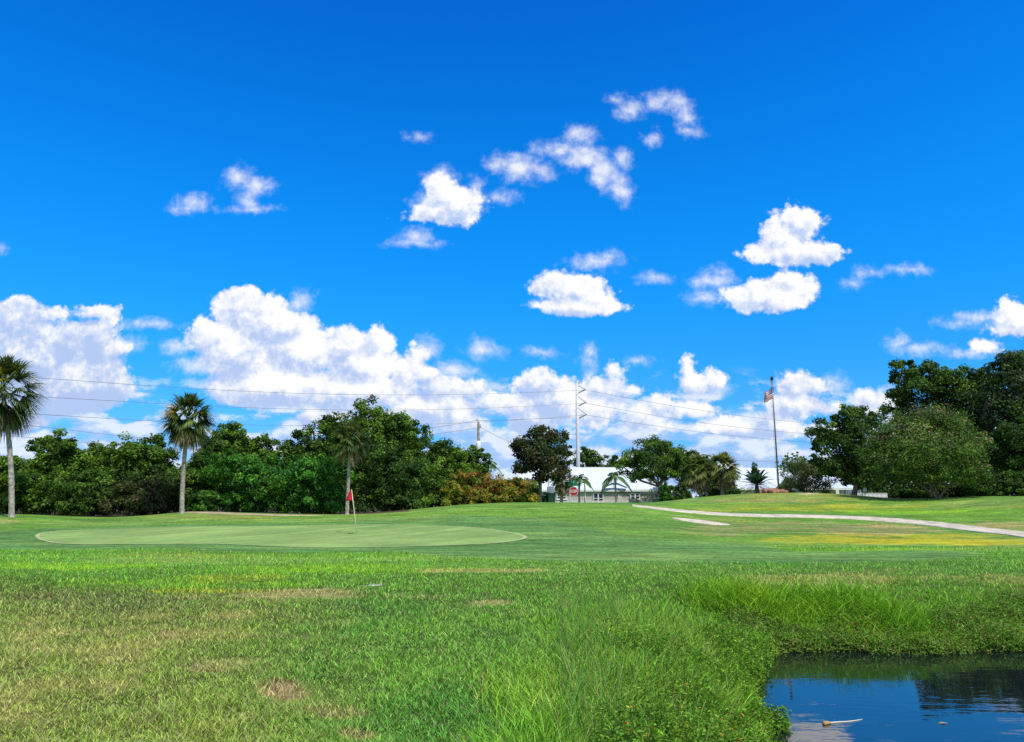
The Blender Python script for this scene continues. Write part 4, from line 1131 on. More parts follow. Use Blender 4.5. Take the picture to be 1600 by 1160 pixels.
# golf flag on the green
def golf_flag():
    x, y = unproject(557.5, 833); z = gz(x, y) + .012
    root = empty('golf_flag', (x, y, z), 'red flag on a thin pale stick standing in the golf green', 'golf flag')
    top = np.array(at(549.5, 766, y)) - np.array((x, y, z)); top[1] = 0
    L = np.linalg.norm(top); d = top / L
    mb = MB(); mb.tube([d * -.08, d * L * .5, d * L], [.021, .018, .014], 8); mb.ball(d * (L + .012), .022, 8); mb.build('stick', M['yellow'], root, True)
    # cloth hangs half open to the left of the stick
    mb = MB(); n, m = 9, 9; V = []
    for i in range(n):
        s = i / (n - 1)
        for j in range(m):
            t = j / (m - 1)
            up = (L - .02) - .50 * t * (1 - .02 * s)
            w = .36 * s * (.30 + .78 * t)
            p = d * up + np.array((-w, .05 * math.sin(s * 5 + t * 2.5) - .02 * s, -.06 * s * s))
            V.append(p)
    F_ = [(i * m + j, i * m + j + 1, (i + 1) * m + j + 1, (i + 1) * m + j) for i in range(n - 1) for j in range(m - 1)]
    mb.add(V, F_); o = mb.build('flag', M['redcloth'], root, True)
    s = o.modifiers.new('thickness', 'SOLIDIFY'); s.thickness = .006
    # the cup beside it
    hx, hy = unproject(548.5, 834.2); mb = MB()
    a = np.linspace(0, 2 * math.pi, 20, endpoint=False)
    ring_ = lambda r, zz: [(hx + math.cos(t) * r, hy + math.sin(t) * r, gz(hx, hy) + zz) for t in a]
    mb.add(ring_(.19, .022) + ring_(.15, .024), [(i, (i + 1) % 20, 20 + (i + 1) % 20, 20 + i) for i in range(20)], (.03, .05, .02))
    mb.add(ring_(.15, .024), [tuple(range(20))], (.01, .01, .01))
    tag(mb.build('old_hole', M['grass']), 'small dark round mark in the green left of the flag stick', 'hole')
golf_flag()

# flagpole with the limp striped flag
def flagpole():
    Y = 71.0; x, _, _ = at(1217, 769, Y); z = gz(x, Y)
    root = empty('flagpole', (x, Y, z), 'tall dark flagpole on the grassy rise', 'flagpole')
    H = at(1208.5, 594, Y)[2] - z
    mb = MB(); mb.tube([(0, 0, -.2), (0, 0, H * .5), (0, 0, H)], [.085, .07, .045], 12); mb.build('pole', M['bronze'], root, True)
    mb = MB(); mb.tube([(0, 0, 0), (0, 0, .12), (0, 0, .2)], [.26, .24, .12], 14); mb.build('base_collar', M['bronze'], root, True)
    mb = MB(); mb.tube([(0, 0, H - .02), (0, 0, H + .10)], [.10, .13], 10); mb.tube([(-.02, 0, H + .09), (-.02, 0, H + .16)], [.19, .15], 10); mb.build('truck', M['gold'], root)
    mb = MB(); mb.ball((0, 0, H + .25), .12, 12); mb.build('ball_finial', M['gold'], root, True)
    mb = MB(); mb.tube([(-.13, .02, H + .05), (-.16, .02, H * .5), (-.12, .02, 1.1)], .012, 5); mb.build('halyard', M['wire'], root)
    # flag: hoist 1.45 m, fly 2.3 m, drooping down to the left in folds
    f = empty('striped_flag', (x, Y, z), 'limp red and white striped flag hanging near the top of the pole', 'flag')
    zt = at(1208.5, 604.5, Y)[2] - z
    mb = MB(); nu, nv = 27, 27; V, col = [], []
    hoist, fly = 1.12, 2.05
    # cloth path: down-left from the pole, then folds back on itself
    u = np.linspace(0, 1, nu)
    hx = -np.interp(u, [0, .25, .55, .8, 1], [.02, .36, .70, .86, .80])
    hz = -np.interp(u, [0, .25, .55, .8, 1], [0, .22, .52, .42, .62])
    hy = .16 * np.sin(u * 9.0) * u - .05
    for i in range(nu):
        for j in range(nv):
            v = j / (nv - 1)
            sag = .10 * v * u[i]
            V.append((hx[i] + .10 * (1 - v) - .05 * v * u[i] + .03, hy[i] + .05 * math.sin(v * 6 + u[i] * 4), zt + hz[i] - hoist * v * (1 - .25 * u[i]) - sag))
    Fs, mi = [], []
    mats_ = [M['stripe_red'], M['stripe_white'], M['stripe_blue']]
    for i in range(nu - 1):
        for j in range(nv - 1):
            Fs.append((i * nv + j, i * nv + j + 1, (i + 1) * nv + j + 1, (i + 1) * nv + j))
            s = int(j / (nv - 1) * 13) % 2
            mi.append(2 if (i < nu * .36 and j < (nv - 1) * 7 / 13) else s)
    me = bpy.data.meshes.new('flag_cloth'); me.from_pydata(V, [], Fs)
    o = finish(me, 'flag_cloth', mats_, f, None, True, mi)
    s = o.modifiers.new('thickness', 'SOLIDIFY'); s.thickness = .01
    # stars on the blue field
    for a in range(3):
        for b in range(4):
            mb = MB()
            i, j = 2 + a * 3, 2 + b * 3
            p = np.array(V[i * nv + j]) + np.array((0, -.03, 0)); q = []
            for k in range(10):
                r = .05 if k % 2 == 0 else .02
                q.append(p + np.array((math.sin(k * math.pi / 5) * r, 0, math.cos(k * math.pi / 5) * r)))
            mb.add(q + [p], [(k, (k + 1) % 10, 10) for k in range(10)]); mb.build('star', M['white'], f)
    mb = MB(); mb.tube([(.02, -.02, zt + .05), (-.12, -.03, H - .05)], .02, 5); mb.build('hoist_rope', M['wire'], f)
M['stripe_red'] = mat('flag_red', (.66, .11, .11), .8, trans=.35); M['stripe_white'] = mat('flag_white', (.86, .84, .84), .8, trans=.35); M['stripe_blue'] = mat('flag_blue', (.03, .045, .16), .8, trans=.2)
flagpole()

# steel transmission pole with braced insulators
YP = 112.0
def steel_pole():
    x, _, _ = at(903.5, 740, YP); z = gz(x, YP)
    root = empty('power_pole', (x, YP, z), 'tall pale steel power pole with three braced arms behind the clubhouse', 'utility pole')
    H = at(900, 598, YP)[2] - z
    mb = MB(); mb.tube([(0, 0, -.5), (0, 0, H * .5), (0, 0, H)], [.34, .28, .18], 16); mb.build('shaft', M['steel'], root, True)
    mb = MB(); mb.tube([(0, 0, H), (0, 0, H + .10)], [.20, .16], 14); mb.build('cap', M['steel'], root)
    mb = MB(); mb.tube([(.12, 0, H - .2), (.75, 0, H + .25)], .06, 6); mb.build('ground_wire_bracket', M['ceramic'], root)
    for (y0, y1, y2, xa) in ((602.5, 609, 614.5, 914.7), (619, 629, 635, 915.2), (637.5, 648, 654.5, 916)):
        A, B, Cc = rel(902.5, y0, YP, root.location), rel(xa, y1, YP, root.location), rel(902.8, y2, YP, root.location)
        arm = MB()
        n = 10
        def post(P, Q, r):
            for k in range(n):                                    # shedded polymer post
                s, e = P + (Q - P) * k / n, P + (Q - P) * (k + .6) / n
                arm.tube([s, e], [r * 1.5, r * 1.1], 8); arm.tube([e, P + (Q - P) * (k + 1) / n], [r * .8, r * .8], 8)
        post(Cc, B, .085); arm.tube([A, B], .055, 7); arm.ball(B, .13, 8)
        arm.build('braced_insulator', M['ceramic'], root, True)
    return root
steel_pole()

def wood_pole():
    Y = 80.0; x, _, _ = at(746.5, 740, Y); z = gz(x, Y)
    root = empty('wooden_pole', (x, Y, z), 'weathered wooden utility pole with a white transformer, behind the croton bushes', 'utility pole')
    top = rel(747.5, 660, Y, root.location)
    mb = MB(); mb.tube([(0, 0, -.4), top * .5 * np.array((1, 0, 1)), top * np.array((1, 0, 1))], [.19, .16, .12], 12); mb.build('shaft', M['wood'], root, True)
    h = top[2]
    mb = MB(); mb.tube([(top[0] + .02, 0, h - .1), (top[0] - .14, 0, h + .36)], [.06, .05], 8)
    for k in range(3): mb.tube([(top[0] - .14 + .02 * k, 0, h + .18 + .06 * k), (top[0] - .15 + .02 * k, 0, h + .21 + .06 * k)], [.10, .09], 8)
    mb.build('pin_insulator', M['ceramic'], root)
    mb = MB(); mb.tube([(top[0], 0, h - .75), (top[0] + .22, -.05, h - .55), (top[0] + .2, -.05, h - .25)], [.05, .07, .05], 7); mb.build('cutout_switch', M['ceramic'], root)
    zc = rel(748, 697, Y, root.location)[2]
    mb = MB(); mb.tube([(.06, -.30, zc - .5), (.06, -.30, zc - .46), (.06, -.30, zc + .42), (.06, -.30, zc + .5)], [.24, .27, .27, .2], 16); mb.build('transformer', M['white'], root, True)
    for s in (-.12, .14):
        mb = MB(); mb.tube([(.06 + s, -.30, zc + .48), (.06 + s * 1.2, -.30, zc + .75)], [.05, .035], 7); mb.build('bushing', M['ceramic'], root)
    mb = MB(); mb.tube([(.30, -.25, zc - .55), (.32, -.24, zc - 1.1)], .10, 9); mb.build('cable_splice', M['wire'], root)
wood_pole()

def wire(pts, label, group, r=.021):
    """pts: (px, py, Y) along the span"""
    P = np.array([at(*p) for p in pts]); n = 60
    t = np.linspace(0, 1, len(P)); s = np.linspace(0, 1, n)
    deg = min(3, len(P) - 1)
    Q = np.stack([np.polyval(np.polyfit(t, P[:, k], deg), s) for k in range(3)], 1)
    Q[-1] = P[-1]; Q[0] = P[0]
    mb = MB(); mb.tube(Q - Q[0], r, 5)
    o = mb.build('overhead_wire', M['wire'], None, True); o.location = Q[0]
    tag(o, label, 'power line', group)
WG = 'overhead wires crossing the sky'
wire([(-40, 584, 62), (190, 600.5, 74), (420, 612.5, 86), (655, 617.5, 98), (914, 609.5, YP)], 'topmost wire running left from the steel power pole', WG)
wire([(-40, 616, 62), (190, 628, 74), (420, 637.5, 86), (655, 641, 98), (915, 630, YP)], 'middle of the three wires left of the steel power pole', WG)
wire([(-40, 642, 62), (190, 655.5, 74), (420, 664.5, 86), (655, 663.5, 98), (915.5, 648.5, YP)], 'lowest of the three wires left of the steel power pole', WG)
wire([(914.5, 609.5, YP), (1010, 627.5, 122), (1100, 642, 132), (1190, 654, 142), (1290, 664, 153)], 'topmost wire running right from the steel power pole', WG, .026)
wire([(915, 630, YP), (1010, 647.5, 122), (1100, 661, 132), (1190, 672, 142), (1290, 680, 153)], 'middle of the three wires right of the steel power pole', WG, .026)
wire([(915.8, 648.5, YP), (1010, 664, 122), (1100, 676, 132), (1190, 685.5, 142), (1290, 693, 153)], 'lowest of the three wires right of the steel power pole', WG, .026)
wire([(-40, 660, 66), (100, 672.5, 69), (250, 684, 72), (480, 690, 76), (745.5, 657, 80)], 'lower wire above the left treetops leading to the wooden pole', WG, .022)
wire([(-40, 679, 66), (100, 690, 69), (250, 698, 72), (480, 700, 76), (749, 668, 80)], 'lowest wire just over the left treetops leading to the wooden pole', WG, .022)
wire([(745.5, 657, 80), (775, 657, 92), (830, 655, 105), (895, 653, 111.5)], 'short wire from the top of the wooden pole to the steel pole', WG, .022)
wire([(750, 667, 80), (775, 681, 84), (800, 692, 88), (830, 704, 92)], 'thin service wire sloping down right from the wooden pole into the magnolia', WG, .02)
wire([(925, 712, 95), (1040, 715.5, 95), (1150, 719.5, 95), (1340, 725.5, 95)], 'pale low wire crossing in front of the live oaks toward the right', WG, .028)

# ---- buildings
def gable_house(name, x0, x1, Yf, z_base, z_eave, z_ridge, depth, label, over=.5, win=(), foundation=True, seam=.9, extra=None):
    root = empty(name, ((x0 + x1) / 2, Yf, z_base), label, 'building', None)
    w = x1 - x0; e = z_eave - z_base; r = z_ridge - z_base
    # wall with battens; openings are framed units set proud of the wall
    mb = MB(); mb.box((0, depth / 2, e / 2 - .2), (w, depth, e + .4))
    k = int(w / .35)
    for i in range(k): mb.box((-w / 2 + (i + .5) * w / k, -.018, e / 2), (.05, .03, e - .05))
    mb.add([(-w / 2, 0, e), (-w / 2, depth, e), (-w / 2, depth / 2, r - .1)], [(0, 1, 2)]); mb.add([(w / 2, 0, e), (w / 2, depth, e), (w / 2, depth / 2, r - .1)], [(2, 1, 0)])
    mb.build('wall', M['wall'], root)
    if foundation:
        mb = MB(); mb.box((0, -.05, .02), (w + .1, .12, .75)); mb.build('foundation_band', M['walltrim'], root)
    mb = MB(); hw = w / 2 + over; t = .12; sl = (r - e) / (depth / 2)
    yf, yb = -over, depth + over; ze = e - sl * over * 0 + .06
    zf = r - sl * (depth / 2 + over)
    for (ya, za, yb_, zb_) in ((yf, zf, depth / 2, r), (yb, zf, depth / 2, r)):
        V = [(-hw, ya, za), (hw, ya, za), (hw, yb_, zb_), (-hw, yb_, zb_)]
        V += [(a, b, c + t) for a, b, c in V]
        mb.add(V, [(0, 1, 2, 3), (4, 5, 6, 7), (0, 1, 5, 4), (1, 2, 6, 5), (2, 3, 7, 6), (3, 0, 4, 7)])
    n = int(2 * hw / seam)
    for i in range(n + 1):                                        # standing seams on the front slope
        xx = -hw + i * 2 * hw / n; xx = max(-hw + .03, min(hw - .03, xx))
        A, B = np.array((xx, yf, zf + t)), np.array((xx, depth / 2, r + t))
        V = [A + (-.02, 0, -.01), A + (.02, 0, -.01), B + (.02, 0, -.01), B + (-.02, 0, -.01)]; V += [v + (0, 0, .05) for v in V]
        mb.add(V, [(4, 5, 6, 7), (0, 1, 5, 4), (1, 2, 6, 5), (3, 0, 4, 7)])
    rf = mb.build('roof', M['roof'], root)
    mb = MB(); mb.tube([(-hw, depth / 2, r + t + .02), (hw, depth / 2, r + t + .02)], .09, 8); mb.build('ridge_cap', M['roof'], rf)
    mb = MB(); mb.box((0, yf - .03, zf - .02), (2 * hw, .05, .24)); mb.build('fascia', M['white'], rf)
    for (wx, wz, ww, wh) in win: window(root, wx - (x0 + x1) / 2, wz - z_base, ww, wh)
    return root
def window(root, x, z, w, h):
    """pair of double-hung sashes in a white frame"""
    mb = MB(); f = .09
    for s in (-1, 1): mb.box((x + s * (w / 2 - f / 2), -.075, z), (f, .09, h))
    for s in (-1, 1): mb.box((x, -.075, z + s * (h / 2 - f / 2)), (w - 2 * f, .09, f))
    mb.box((x, -.078, z), (.14, .085, h - 2 * f)); mb.box((x, -.068, z), (w - 2 * f, .06, .07))
    fr = mb.build('window', M['white'], root)
    mb = MB(); mb.box((x, -.045, z), (w - 2 * f, .02, h - 2 * f)); mb.build('pane', M['glass'], fr)
    mb = MB(); mb.box((x, -.11, z - h / 2 - .03), (w + .16, .16, .06)); mb.build('sill', M['white'], fr)
def px_win(x0, y0, x1, y1, Y):
    a, b = at(x0, y0, Y), at(x1, y1, Y); return ((a[0] + b[0]) / 2, (a[2] + b[2]) / 2, b[0] - a[0], a[2] - b[2])
YB = 95.0
club = gable_house('clubhouse', at(812, 765, YB)[0], at(1027, 765, YB)[0], YB, at(900, 787.5, YB)[2], at(900, 765.2, YB)[2], at(900, 733.2, YB + 6.2)[2], 12.4,
    'low grey clubhouse with a broad white metal roof behind the putting green', .25,
    [px_win(869.5, 771.5, 885, 780.5, YB), px_win(926.5, 770.5, 943, 787.5, YB), px_win(984.5, 770.5, 1000, 780.5, YB)])
def canopy(root):
    """small blue-green gabled canopy over the eave beside the palm"""
    mb = MB(); p0, p1 = rel(942.5, 763.0, YB - .62, root.location), rel(979.5, 763.0, YB - .62, root.location)
    pk = rel(961, 757.6, YB - .62, root.location)
    h = .14
    V = []
    for (yy) in (0, .5):
        V += [p0 + (0, yy, 0), pk + (-.35, yy, 0), pk + (.35, yy, 0), p1 + (0, yy, 0), p0 + (0, yy, h), pk + (-.35, yy, h + .08), pk + (.35, yy, h + .08), p1 + (0, yy, h)]
    V = [v + np.array((0, 0, -.25 * abs((v[0] - pk[0]) / (p1[0] - pk[0])) * 0)) for v in V]
    mb.add(V, [(0, 1, 5, 4), (1, 2, 6, 5), (2, 3, 7, 6), (8, 12, 13, 9), (9, 13, 14, 10), (10, 14, 15, 11), (4, 5, 13, 12), (5, 6, 14, 13), (6, 7, 15, 14), (0, 8, 9, 1), (1, 9, 10, 2), (2, 10, 11, 3), (0, 4, 12, 8), (3, 11, 15, 7)])
    c = mb.build('entrance_canopy', M['teal'], root)
canopy(club)
def door(root, px, y0, y1, Y):
    a, b = rel(px - 3.6, y0, Y, root.location), rel(px + 3.6, y1, Y, root.location)
    mb = MB(); mb.box(((a[0] + b[0]) / 2, -.05, (a[2] + b[2]) / 2), (b[0] - a[0], .06, a[2] - b[2]), bev=.015); d = mb.build('door', M['walltrim'], root)
    mb = MB(); mb.ball((b[0] - .09, -.11, (a[2] + b[2]) / 2 - .1), .05, 8); mb.build('handle', M['steel'], d)
door(club, 969, 771.5, 788, YB)
gable_house('rear_building', at(1136, 760, 112)[0], at(1248, 760, 112)[0], 112, at(1190, 782, 112)[2], at(1190, 761.5, 112)[2], at(1190, 733.8, 118)[2], 12, 'white metal roof of a farther building behind the flagpole rise', .6, foundation=False)
gable_house('side_building', at(1262, 768, 92)[0], at(1329, 768, 92)[0], 92, at(1300, 784, 92)[2], at(1300, 762.2, 92)[2], at(1300, 746, 97)[2], 10, 'small grey building with a white roof under the leftmost big dark tree', .5,
    [px_win(1312, 764.5, 1318.5, 771.5, 92)], foundation=False)

# low white louvred enclosure and the white trailer
def enclosure():
    Y = 86.0; a, b = at(1322, 765.5, Y), at(1346, 777, Y); zb = gz((a[0] + b[0]) / 2, Y)
    root = empty('white_fence', ((a[0] + b[0]) / 2, Y, zb), 'white louvred fence panel left of the low forked oak trunk', 'fence')
    w, h = b[0] - a[0], a[2] - zb
    for s in (-1, 0, 1): mb = MB(); mb.box((s * (w / 2 - .06), 0, h / 2 - .1), (.12, .12, h + .2), bev=.02); mb.build('post', M['white'], root)
    mb = MB(); hb = h * .42
    mb.box((0, .0, hb / 2), (w - .26, .06, hb)); n = 9
    for k in range(n): mb.box((0, 0, hb + .08 + k * (h - hb - .1) / n), (w - .26, .05, .06))
    mb.build('slat_panel', M['white'], root)
enclosure()
def trailer():
    Y = 90.0; a, b = at(1343.5, 770.8, Y), at(1382.5, 780, Y); xc = (a[0] + b[0]) / 2; zb = gz(xc, Y)
    root = empty('box_trailer', (xc, Y, zb), 'long low white box trailer parked behind the forked oak trunk', 'trailer')
    w, top, bot = b[0] - a[0], a[2] - zb, at(1360, 777.5, Y)[2] - zb
    bot = max(.35, top - .85); d = 1.5
    mb = MB(); mb.box((0, 0, (top + bot) / 2), (w, d, top - bot), bev=.05); mb.build('body', M['white'], root)
    mb = MB()
    for z_ in (bot + .04, top - .04): mb.box((0, -d / 2 - .012, z_), (w - .12, .03, .05))
    for k in range(6): mb.box((-w / 2 + .15 + k * (w - .3) / 5, -d / 2 - .012, (top + bot) / 2), (.03, .02, top - bot - .16))
    mb.build('trim_rails', M['steel'], root)
    for s in (-1, 1):
        mb = MB(); mb.tube([(s * .01 + .2, -d / 2 + .05, .28), (.2 + s * .01, -d / 2 + .27, .28)], .28, 18); 
        if s == -1: wl = mb
        mb2 = MB(); yy = s * (d / 2 - .16)
        mb2.tube([(.2, yy - .1, .28), (.2, yy + .1, .28)], .28, 18); t = mb2.build('wheel', M['black'], root)
        mb3 = MB(); mb3.tube([(.2, yy - .115, .28), (.2, yy + .115, .28)], .15, 12); mb3.build('rim', M['steel'], t)
    mb = MB(); mb.tube([(-w / 2, 0, bot), (-w / 2 - .9, 0, bot - .05)], .05, 6); mb.tube([(-w / 2 - .7, 0, bot), (-w / 2 - .7, 0, .02)], .035, 6); mb.build('hitch', M['steel'], root)
trailer()

def post_thing(name, px, py_top, Y, label, cat, build, group=None):
    x, _, zt = at(px, py_top, Y); z = gz(x, Y)
    root = empty(name, (x, Y, z), label, cat, group); build(root, zt - z); return root
def lamp(root, h):
    mb = MB(); mb.tube([(0, 0, -.2), (0, 0, h * .5), (0, 0, h - .55)], [.10, .085, .05], 10); mb.build('post', M['white'], root, True)
    mb = MB(); mb.tube([(0, 0, h - .62), (0, 0, h - .50), (0, 0, h - .16), (0, 0, h)], [.30, .30, .09, .03], 14); mb.build('cone_shade', M['white'], root, True)
post_thing('lamp_post', 913.5, 746, 80, 'white post with a cone shaped cap right of the stop sign', 'lamp post', lamp)
def stop(root, h):
    mb = MB(); mb.tube([(0, .03, -.2), (0, .03, h)], .035, 6); mb.build('post', M['steel'], root)
    R = .46; zc = h - 1.02; a = [math.pi / 8 + k * math.pi / 4 for k in range(8)]
    oct_ = lambda r, yy: [(math.cos(t) * r, yy, zc + math.sin(t) * r) for t in a]
    mb = MB(); mb.add(oct_(R, -.012) + oct_(R, .012), [tuple(range(8)), tuple(range(15, 7, -1))] + [(i, (i + 1) % 8, 8 + (i + 1) % 8, 8 + i) for i in range(8)]); pl = mb.build('octagon_plate', M['white'], root)
    mb = MB(); mb.add(oct_(R * .93, -.017) + oct_(R * .93, -.0125), [tuple(range(8))] + [(i, (i + 1) % 8, 8 + (i + 1) % 8, 8 + i) for i in range(8)]); mb.build('red_face', M['red'], pl)
    # the word STOP in block strokes
    mb = MB(); u = .052; hh = .28
    def bar(x0, z0, x1, z1): mb.box(((x0 + x1) / 2, -.021, zc + (z0 + z1) / 2), (abs(x1 - x0), .006, abs(z1 - z0)))
    W_ = .145; X = [-.34, -.165, .01, .185]; b0, t0 = -hh / 2, hh / 2; th = .038
    x = X[0]; bar(x, t0 - th, x + W_, t0); bar(x, -th / 2, x + W_, th / 2); bar(x, b0, x + W_, b0 + th); bar(x, th / 2, x + th, t0 - th); bar(x + W_ - th, b0 + th, x + W_, -th / 2)
    x = X[1]; bar(x, t0 - th, x + W_, t0); bar(x + W_ / 2 - th / 2, b0, x + W_ / 2 + th / 2, t0 - th)
    x = X[2]; bar(x, t0 - th, x + W_, t0); bar(x, b0, x + W_, b0 + th); bar(x, b0 + th, x + th, t0 - th); bar(x + W_ - th, b0 + th, x + W_, t0 - th)
    x = X[3]; bar(x, b0, x + th, t0); bar(x + th, t0 - th, x + W_, t0); bar(x + th, -th / 2 - .01, x + W_, th / 2 - .01); bar(x + W_ - th, th / 2 - .01, x + W_, t0 - th)
    mb.build('lettering', M['white'], pl)
    for k, (yy, rz) in enumerate(((h - .40, .0), (h - .14, 1.05))):
        mb = MB(); mb.box((0, 0, yy), (.95, .02, .22), rz=rz); s = mb.build('street_name_blade', M['green'], root)
stopsign = post_thing('stop_sign', 896, 751, 72, 'red octagonal stop sign with green street name blades, in front of the clubhouse', 'stop sign', stop)
stopsign.rotation_euler = (0, 0, math.radians(-12))
def plainpost(r, cap=.03):
    def f(root, h):
        mb = MB(); mb.tube([(0, 0, -.2), (0, 0, h - .04), (0, 0, h)], [r, r, r * .4], 10); mb.build('shaft', M['white'], root, True)
        mb = MB(); mb.tube([(0, 0, h - .16), (0, 0, h - .10)], r * 1.08, 10); mb.build('band', M['steel'], root)
    return f
post_thing('white_post', 890.5, 768, 74, 'thin white post just left of the stop sign', 'post', plainpost(.04))
post_thing('white_post', 1290, 755.5, 78, 'white post right of the pale olive bush', 'post', plainpost(.085))
def notice(root, h):
    mb = MB(); mb.tube([(0, .02, -.1), (0, .02, h)], .03, 6); mb.build('post', M['steel'], root)
    mb = MB(); mb.box((0, -.02, h - .28), (.34, .03, .52), bev=.012); mb.build('board', M['white'], root)
post_thing('notice_board', 1308, 764.5, 78, 'small white board on a post in front of the small grey building', 'sign', notice)
post_thing('notice_board', 1351, 762.5, 74, 'small pale board on a post above the white trailer', 'sign', notice)

def utility_box():
    Y = 72.0; a, b = at(856.3, 771, Y), at(867.3, 785, Y); xc = (a[0] + b[0]) / 2; zb = gz(xc, Y)
    root = empty('utility_box', (xc, Y, zb), 'dark green metal utility box beside the magnolia trunk', 'utility box')
    w, h = b[0] - a[0], a[2] - zb
    mb = MB(); mb.box((0, 0, h / 2 - .1), (w, .65, h + .1), bev=.03); bd = mb.build('cabinet', M['utility'], root)
    mb = MB(); mb.box((0, -.01, h - .03), (w + .06, .72, .09), bev=.02); mb.build('lid', M['utility'], root)
    for s in (-1, 1):
        mb = MB(); mb.box((s * w * .235, -.335, h * .48), (w * .44, .02, h * .78), bev=.008); d = mb.build('door', M['utility'], root)
        mb = MB(); mb.box((s * .05, -.355, h * .5), (.025, .03, .12)); mb.build('handle', M['steel'], d)
utility_box()
def cabinet():
    Y = 77.0; a, b = at(855, 760.5, Y), at(865.2, 771, Y); xc = (a[0] + b[0]) / 2; zb = gz(xc, Y)
    root = empty('meter_cabinet', (xc, Y, zb), 'blue grey metal cabinet showing above the dark green utility box', 'utility box')
    w, h = b[0] - a[0], a[2] - zb
    mb = MB(); mb.box((0, 0, h / 2), (w, .5, h), bev=.03); mb.build('cabinet', M['steelblue'], root)
    mb = MB(); mb.box((0, -.26, h * .6), (w * .8, .02, h * .6), bev=.008); mb.build('door', M['steelblue'], root)
    mb = MB(); mb.tube([(-w * .28, .1, h), (-w * .28, .1, h + 1.05)], .06, 8); mb.build('conduit', M['steel'], root)
M['steelblue'] = mat('blue_grey_steel', (.30, .36, .44), .5, .2, var=.1)
cabinet()

# ---- vehicles
def golf_cart(px, Y, label, bodym, rz):
    x, _, _ = at(px, 780, Y); z = gz(x, Y)
    root = empty('golf_cart', (x, Y, z), label, 'golf cart', 'golf carts by the clubhouse', rz)
    mb = MB(); mb.box((0, 0, .42), (2.3, 1.1, .22), bev=.06); mb.box((-.75, 0, .68), (.8, 1.1, .36), bev=.08)
    mb.add([(.62, -.5, .5), (1.15, -.45, .5), (1.15, .45, .5), (.62, .5, .5), (.72, -.48, .98), (.95, -.42, .84), (.95, .42, .84), (.72, .48, .98)], [(0, 1, 5, 4), (1, 2, 6, 5), (2, 3, 7, 6), (3, 0, 4, 7), (4, 5, 6, 7)])
    mb.build('body', M[bodym], root)
    mb = MB(); mb.box((-.30, 0, .80), (.52, 1.05, .14), bev=.05); mb.build('seat', M['seat'], root)
    mb = MB(); mb.box((-.58, 0, 1.10), (.12, 1.05, .42), bev=.05); mb.build('backrest', M['seat'], root)
    mb = MB(); mb.box((.0, 0, 1.84), (1.75, 1.15, .07), bev=.03); mb.build('roof', M['white'], root)
    for s in (-1, 1):
        mb = MB(); mb.tube([(.70, s * .5, .95), (.62, s * .5, 1.82)], .025, 6); mb.build('roof_strut', M['black'], root)
        mb = MB(); mb.tube([(-.68, s * .5, .8), (-.72, s * .5, 1.82)], .025, 6); mb.build('roof_strut', M['black'], root)
    mb = MB(); mb.tube([(.6, -.25, .85), (.35, -.25, 1.12)], .02, 6); mb.tube([(.42 + .17 * math.cos(t) * .5, -.25 + .17 * math.sin(t), 1.12 + .17 * math.cos(t) * .6) for t in np.linspace(0, 2 * math.pi, 14)], .015, 5); mb.build('steering_wheel', M['black'], root)
    for sx in (-.72, .78):
        for s in (-1, 1):
            mb = MB(); mb.tube([(sx, s * .42, .24), (sx, s * .60, .24)], .24, 16); wv = mb.build('wheel', M['black'], root)
            mb = MB(); mb.tube([(sx, s * .605 - .01, .24), (sx, s * .605 + .01, .24)], .13, 12); mb.build('rim', M['white'], wv)
golf_cart(992, 90, 'dark golf cart parked under the right clubhouse window', 'dark', math.radians(62))
golf_cart(1014, 89, 'cream golf cart parked beside the live oak trunk', 'seat', math.radians(14))

def car(px, Y, label, rz):
    x, _, _ = at(px, 778, Y); z = max(gz(x, Y), at(px, 777, Y)[2] - 1.38)
    root = empty('parked_car', (x, Y, z), label, 'car', None, rz)
    prof = [(-2.2, .45), (-2.22, .85), (-1.95, .98), (-1.45, 1.02), (-.75, 1.42), (.35, 1.44), (1.05, 1.02), (1.95, .90), (2.2, .70), (2.2, .42)]
    mb = MB(); n = len(prof); ws = [.82, .86, .86, .84, .66, .66, .84, .86, .82, .82]
    V = [(p[0], s * w, p[1]) for s in (-1, 1) for p, w in zip(prof, ws)]
    Fs = [tuple(range(n)), tuple(range(2 * n - 1, n - 1, -1))] + [(i, n + i, n + (i + 1) % n, (i + 1) % n) for i in range(n)]
    mb.add(V, Fs); mb.build('body', M['dark'], root)
    mb = MB()
    for s in (-1, 1):
        y = lambda zz: s * (.872 - (zz - 1.02) / .42 * .18)
        mb.add([(-1.25, y(1.06), 1.06), (.92, y(1.06), 1.06), (.34, y(1.39), 1.39), (-.75, y(1.39), 1.39)], [(0, 1, 2, 3)])
    mb.add([(1.02, -.76, 1.06), (1.02, .76, 1.06), (.42, .62, 1.42), (.42, -.62, 1.42)], [(0, 1, 2, 3)])
    mb.add([(-1.42, -.76, 1.06), (-1.42, .76, 1.06), (-.80, .62, 1.41), (-.80, -.62, 1.41)], [(0, 1, 2, 3)])
    mb.build('windows', M['glass'], root)
    for sx in (-1.35, 1.35):
        for s in (-1, 1):
            mb = MB(); mb.tube([(sx, s * .70, .33), (sx, s * .90, .33)], .33, 20); wv = mb.build('wheel', M['black'], root)
            mb = MB(); mb.tube([(sx, s * .905 - .01, .33), (sx, s * .905 + .01, .33)], .2, 14); mb.build('rim', M['steel'], wv)
    for s in (-1, 1):
        mb = MB(); mb.box((2.16, s * .62, .72), (.1, .36, .14), bev=.03); mb.build('headlight', M['glass'], root)
car(1052, 87, 'dark parked car half sunk behind the rise right of the live oak', math.radians(8))

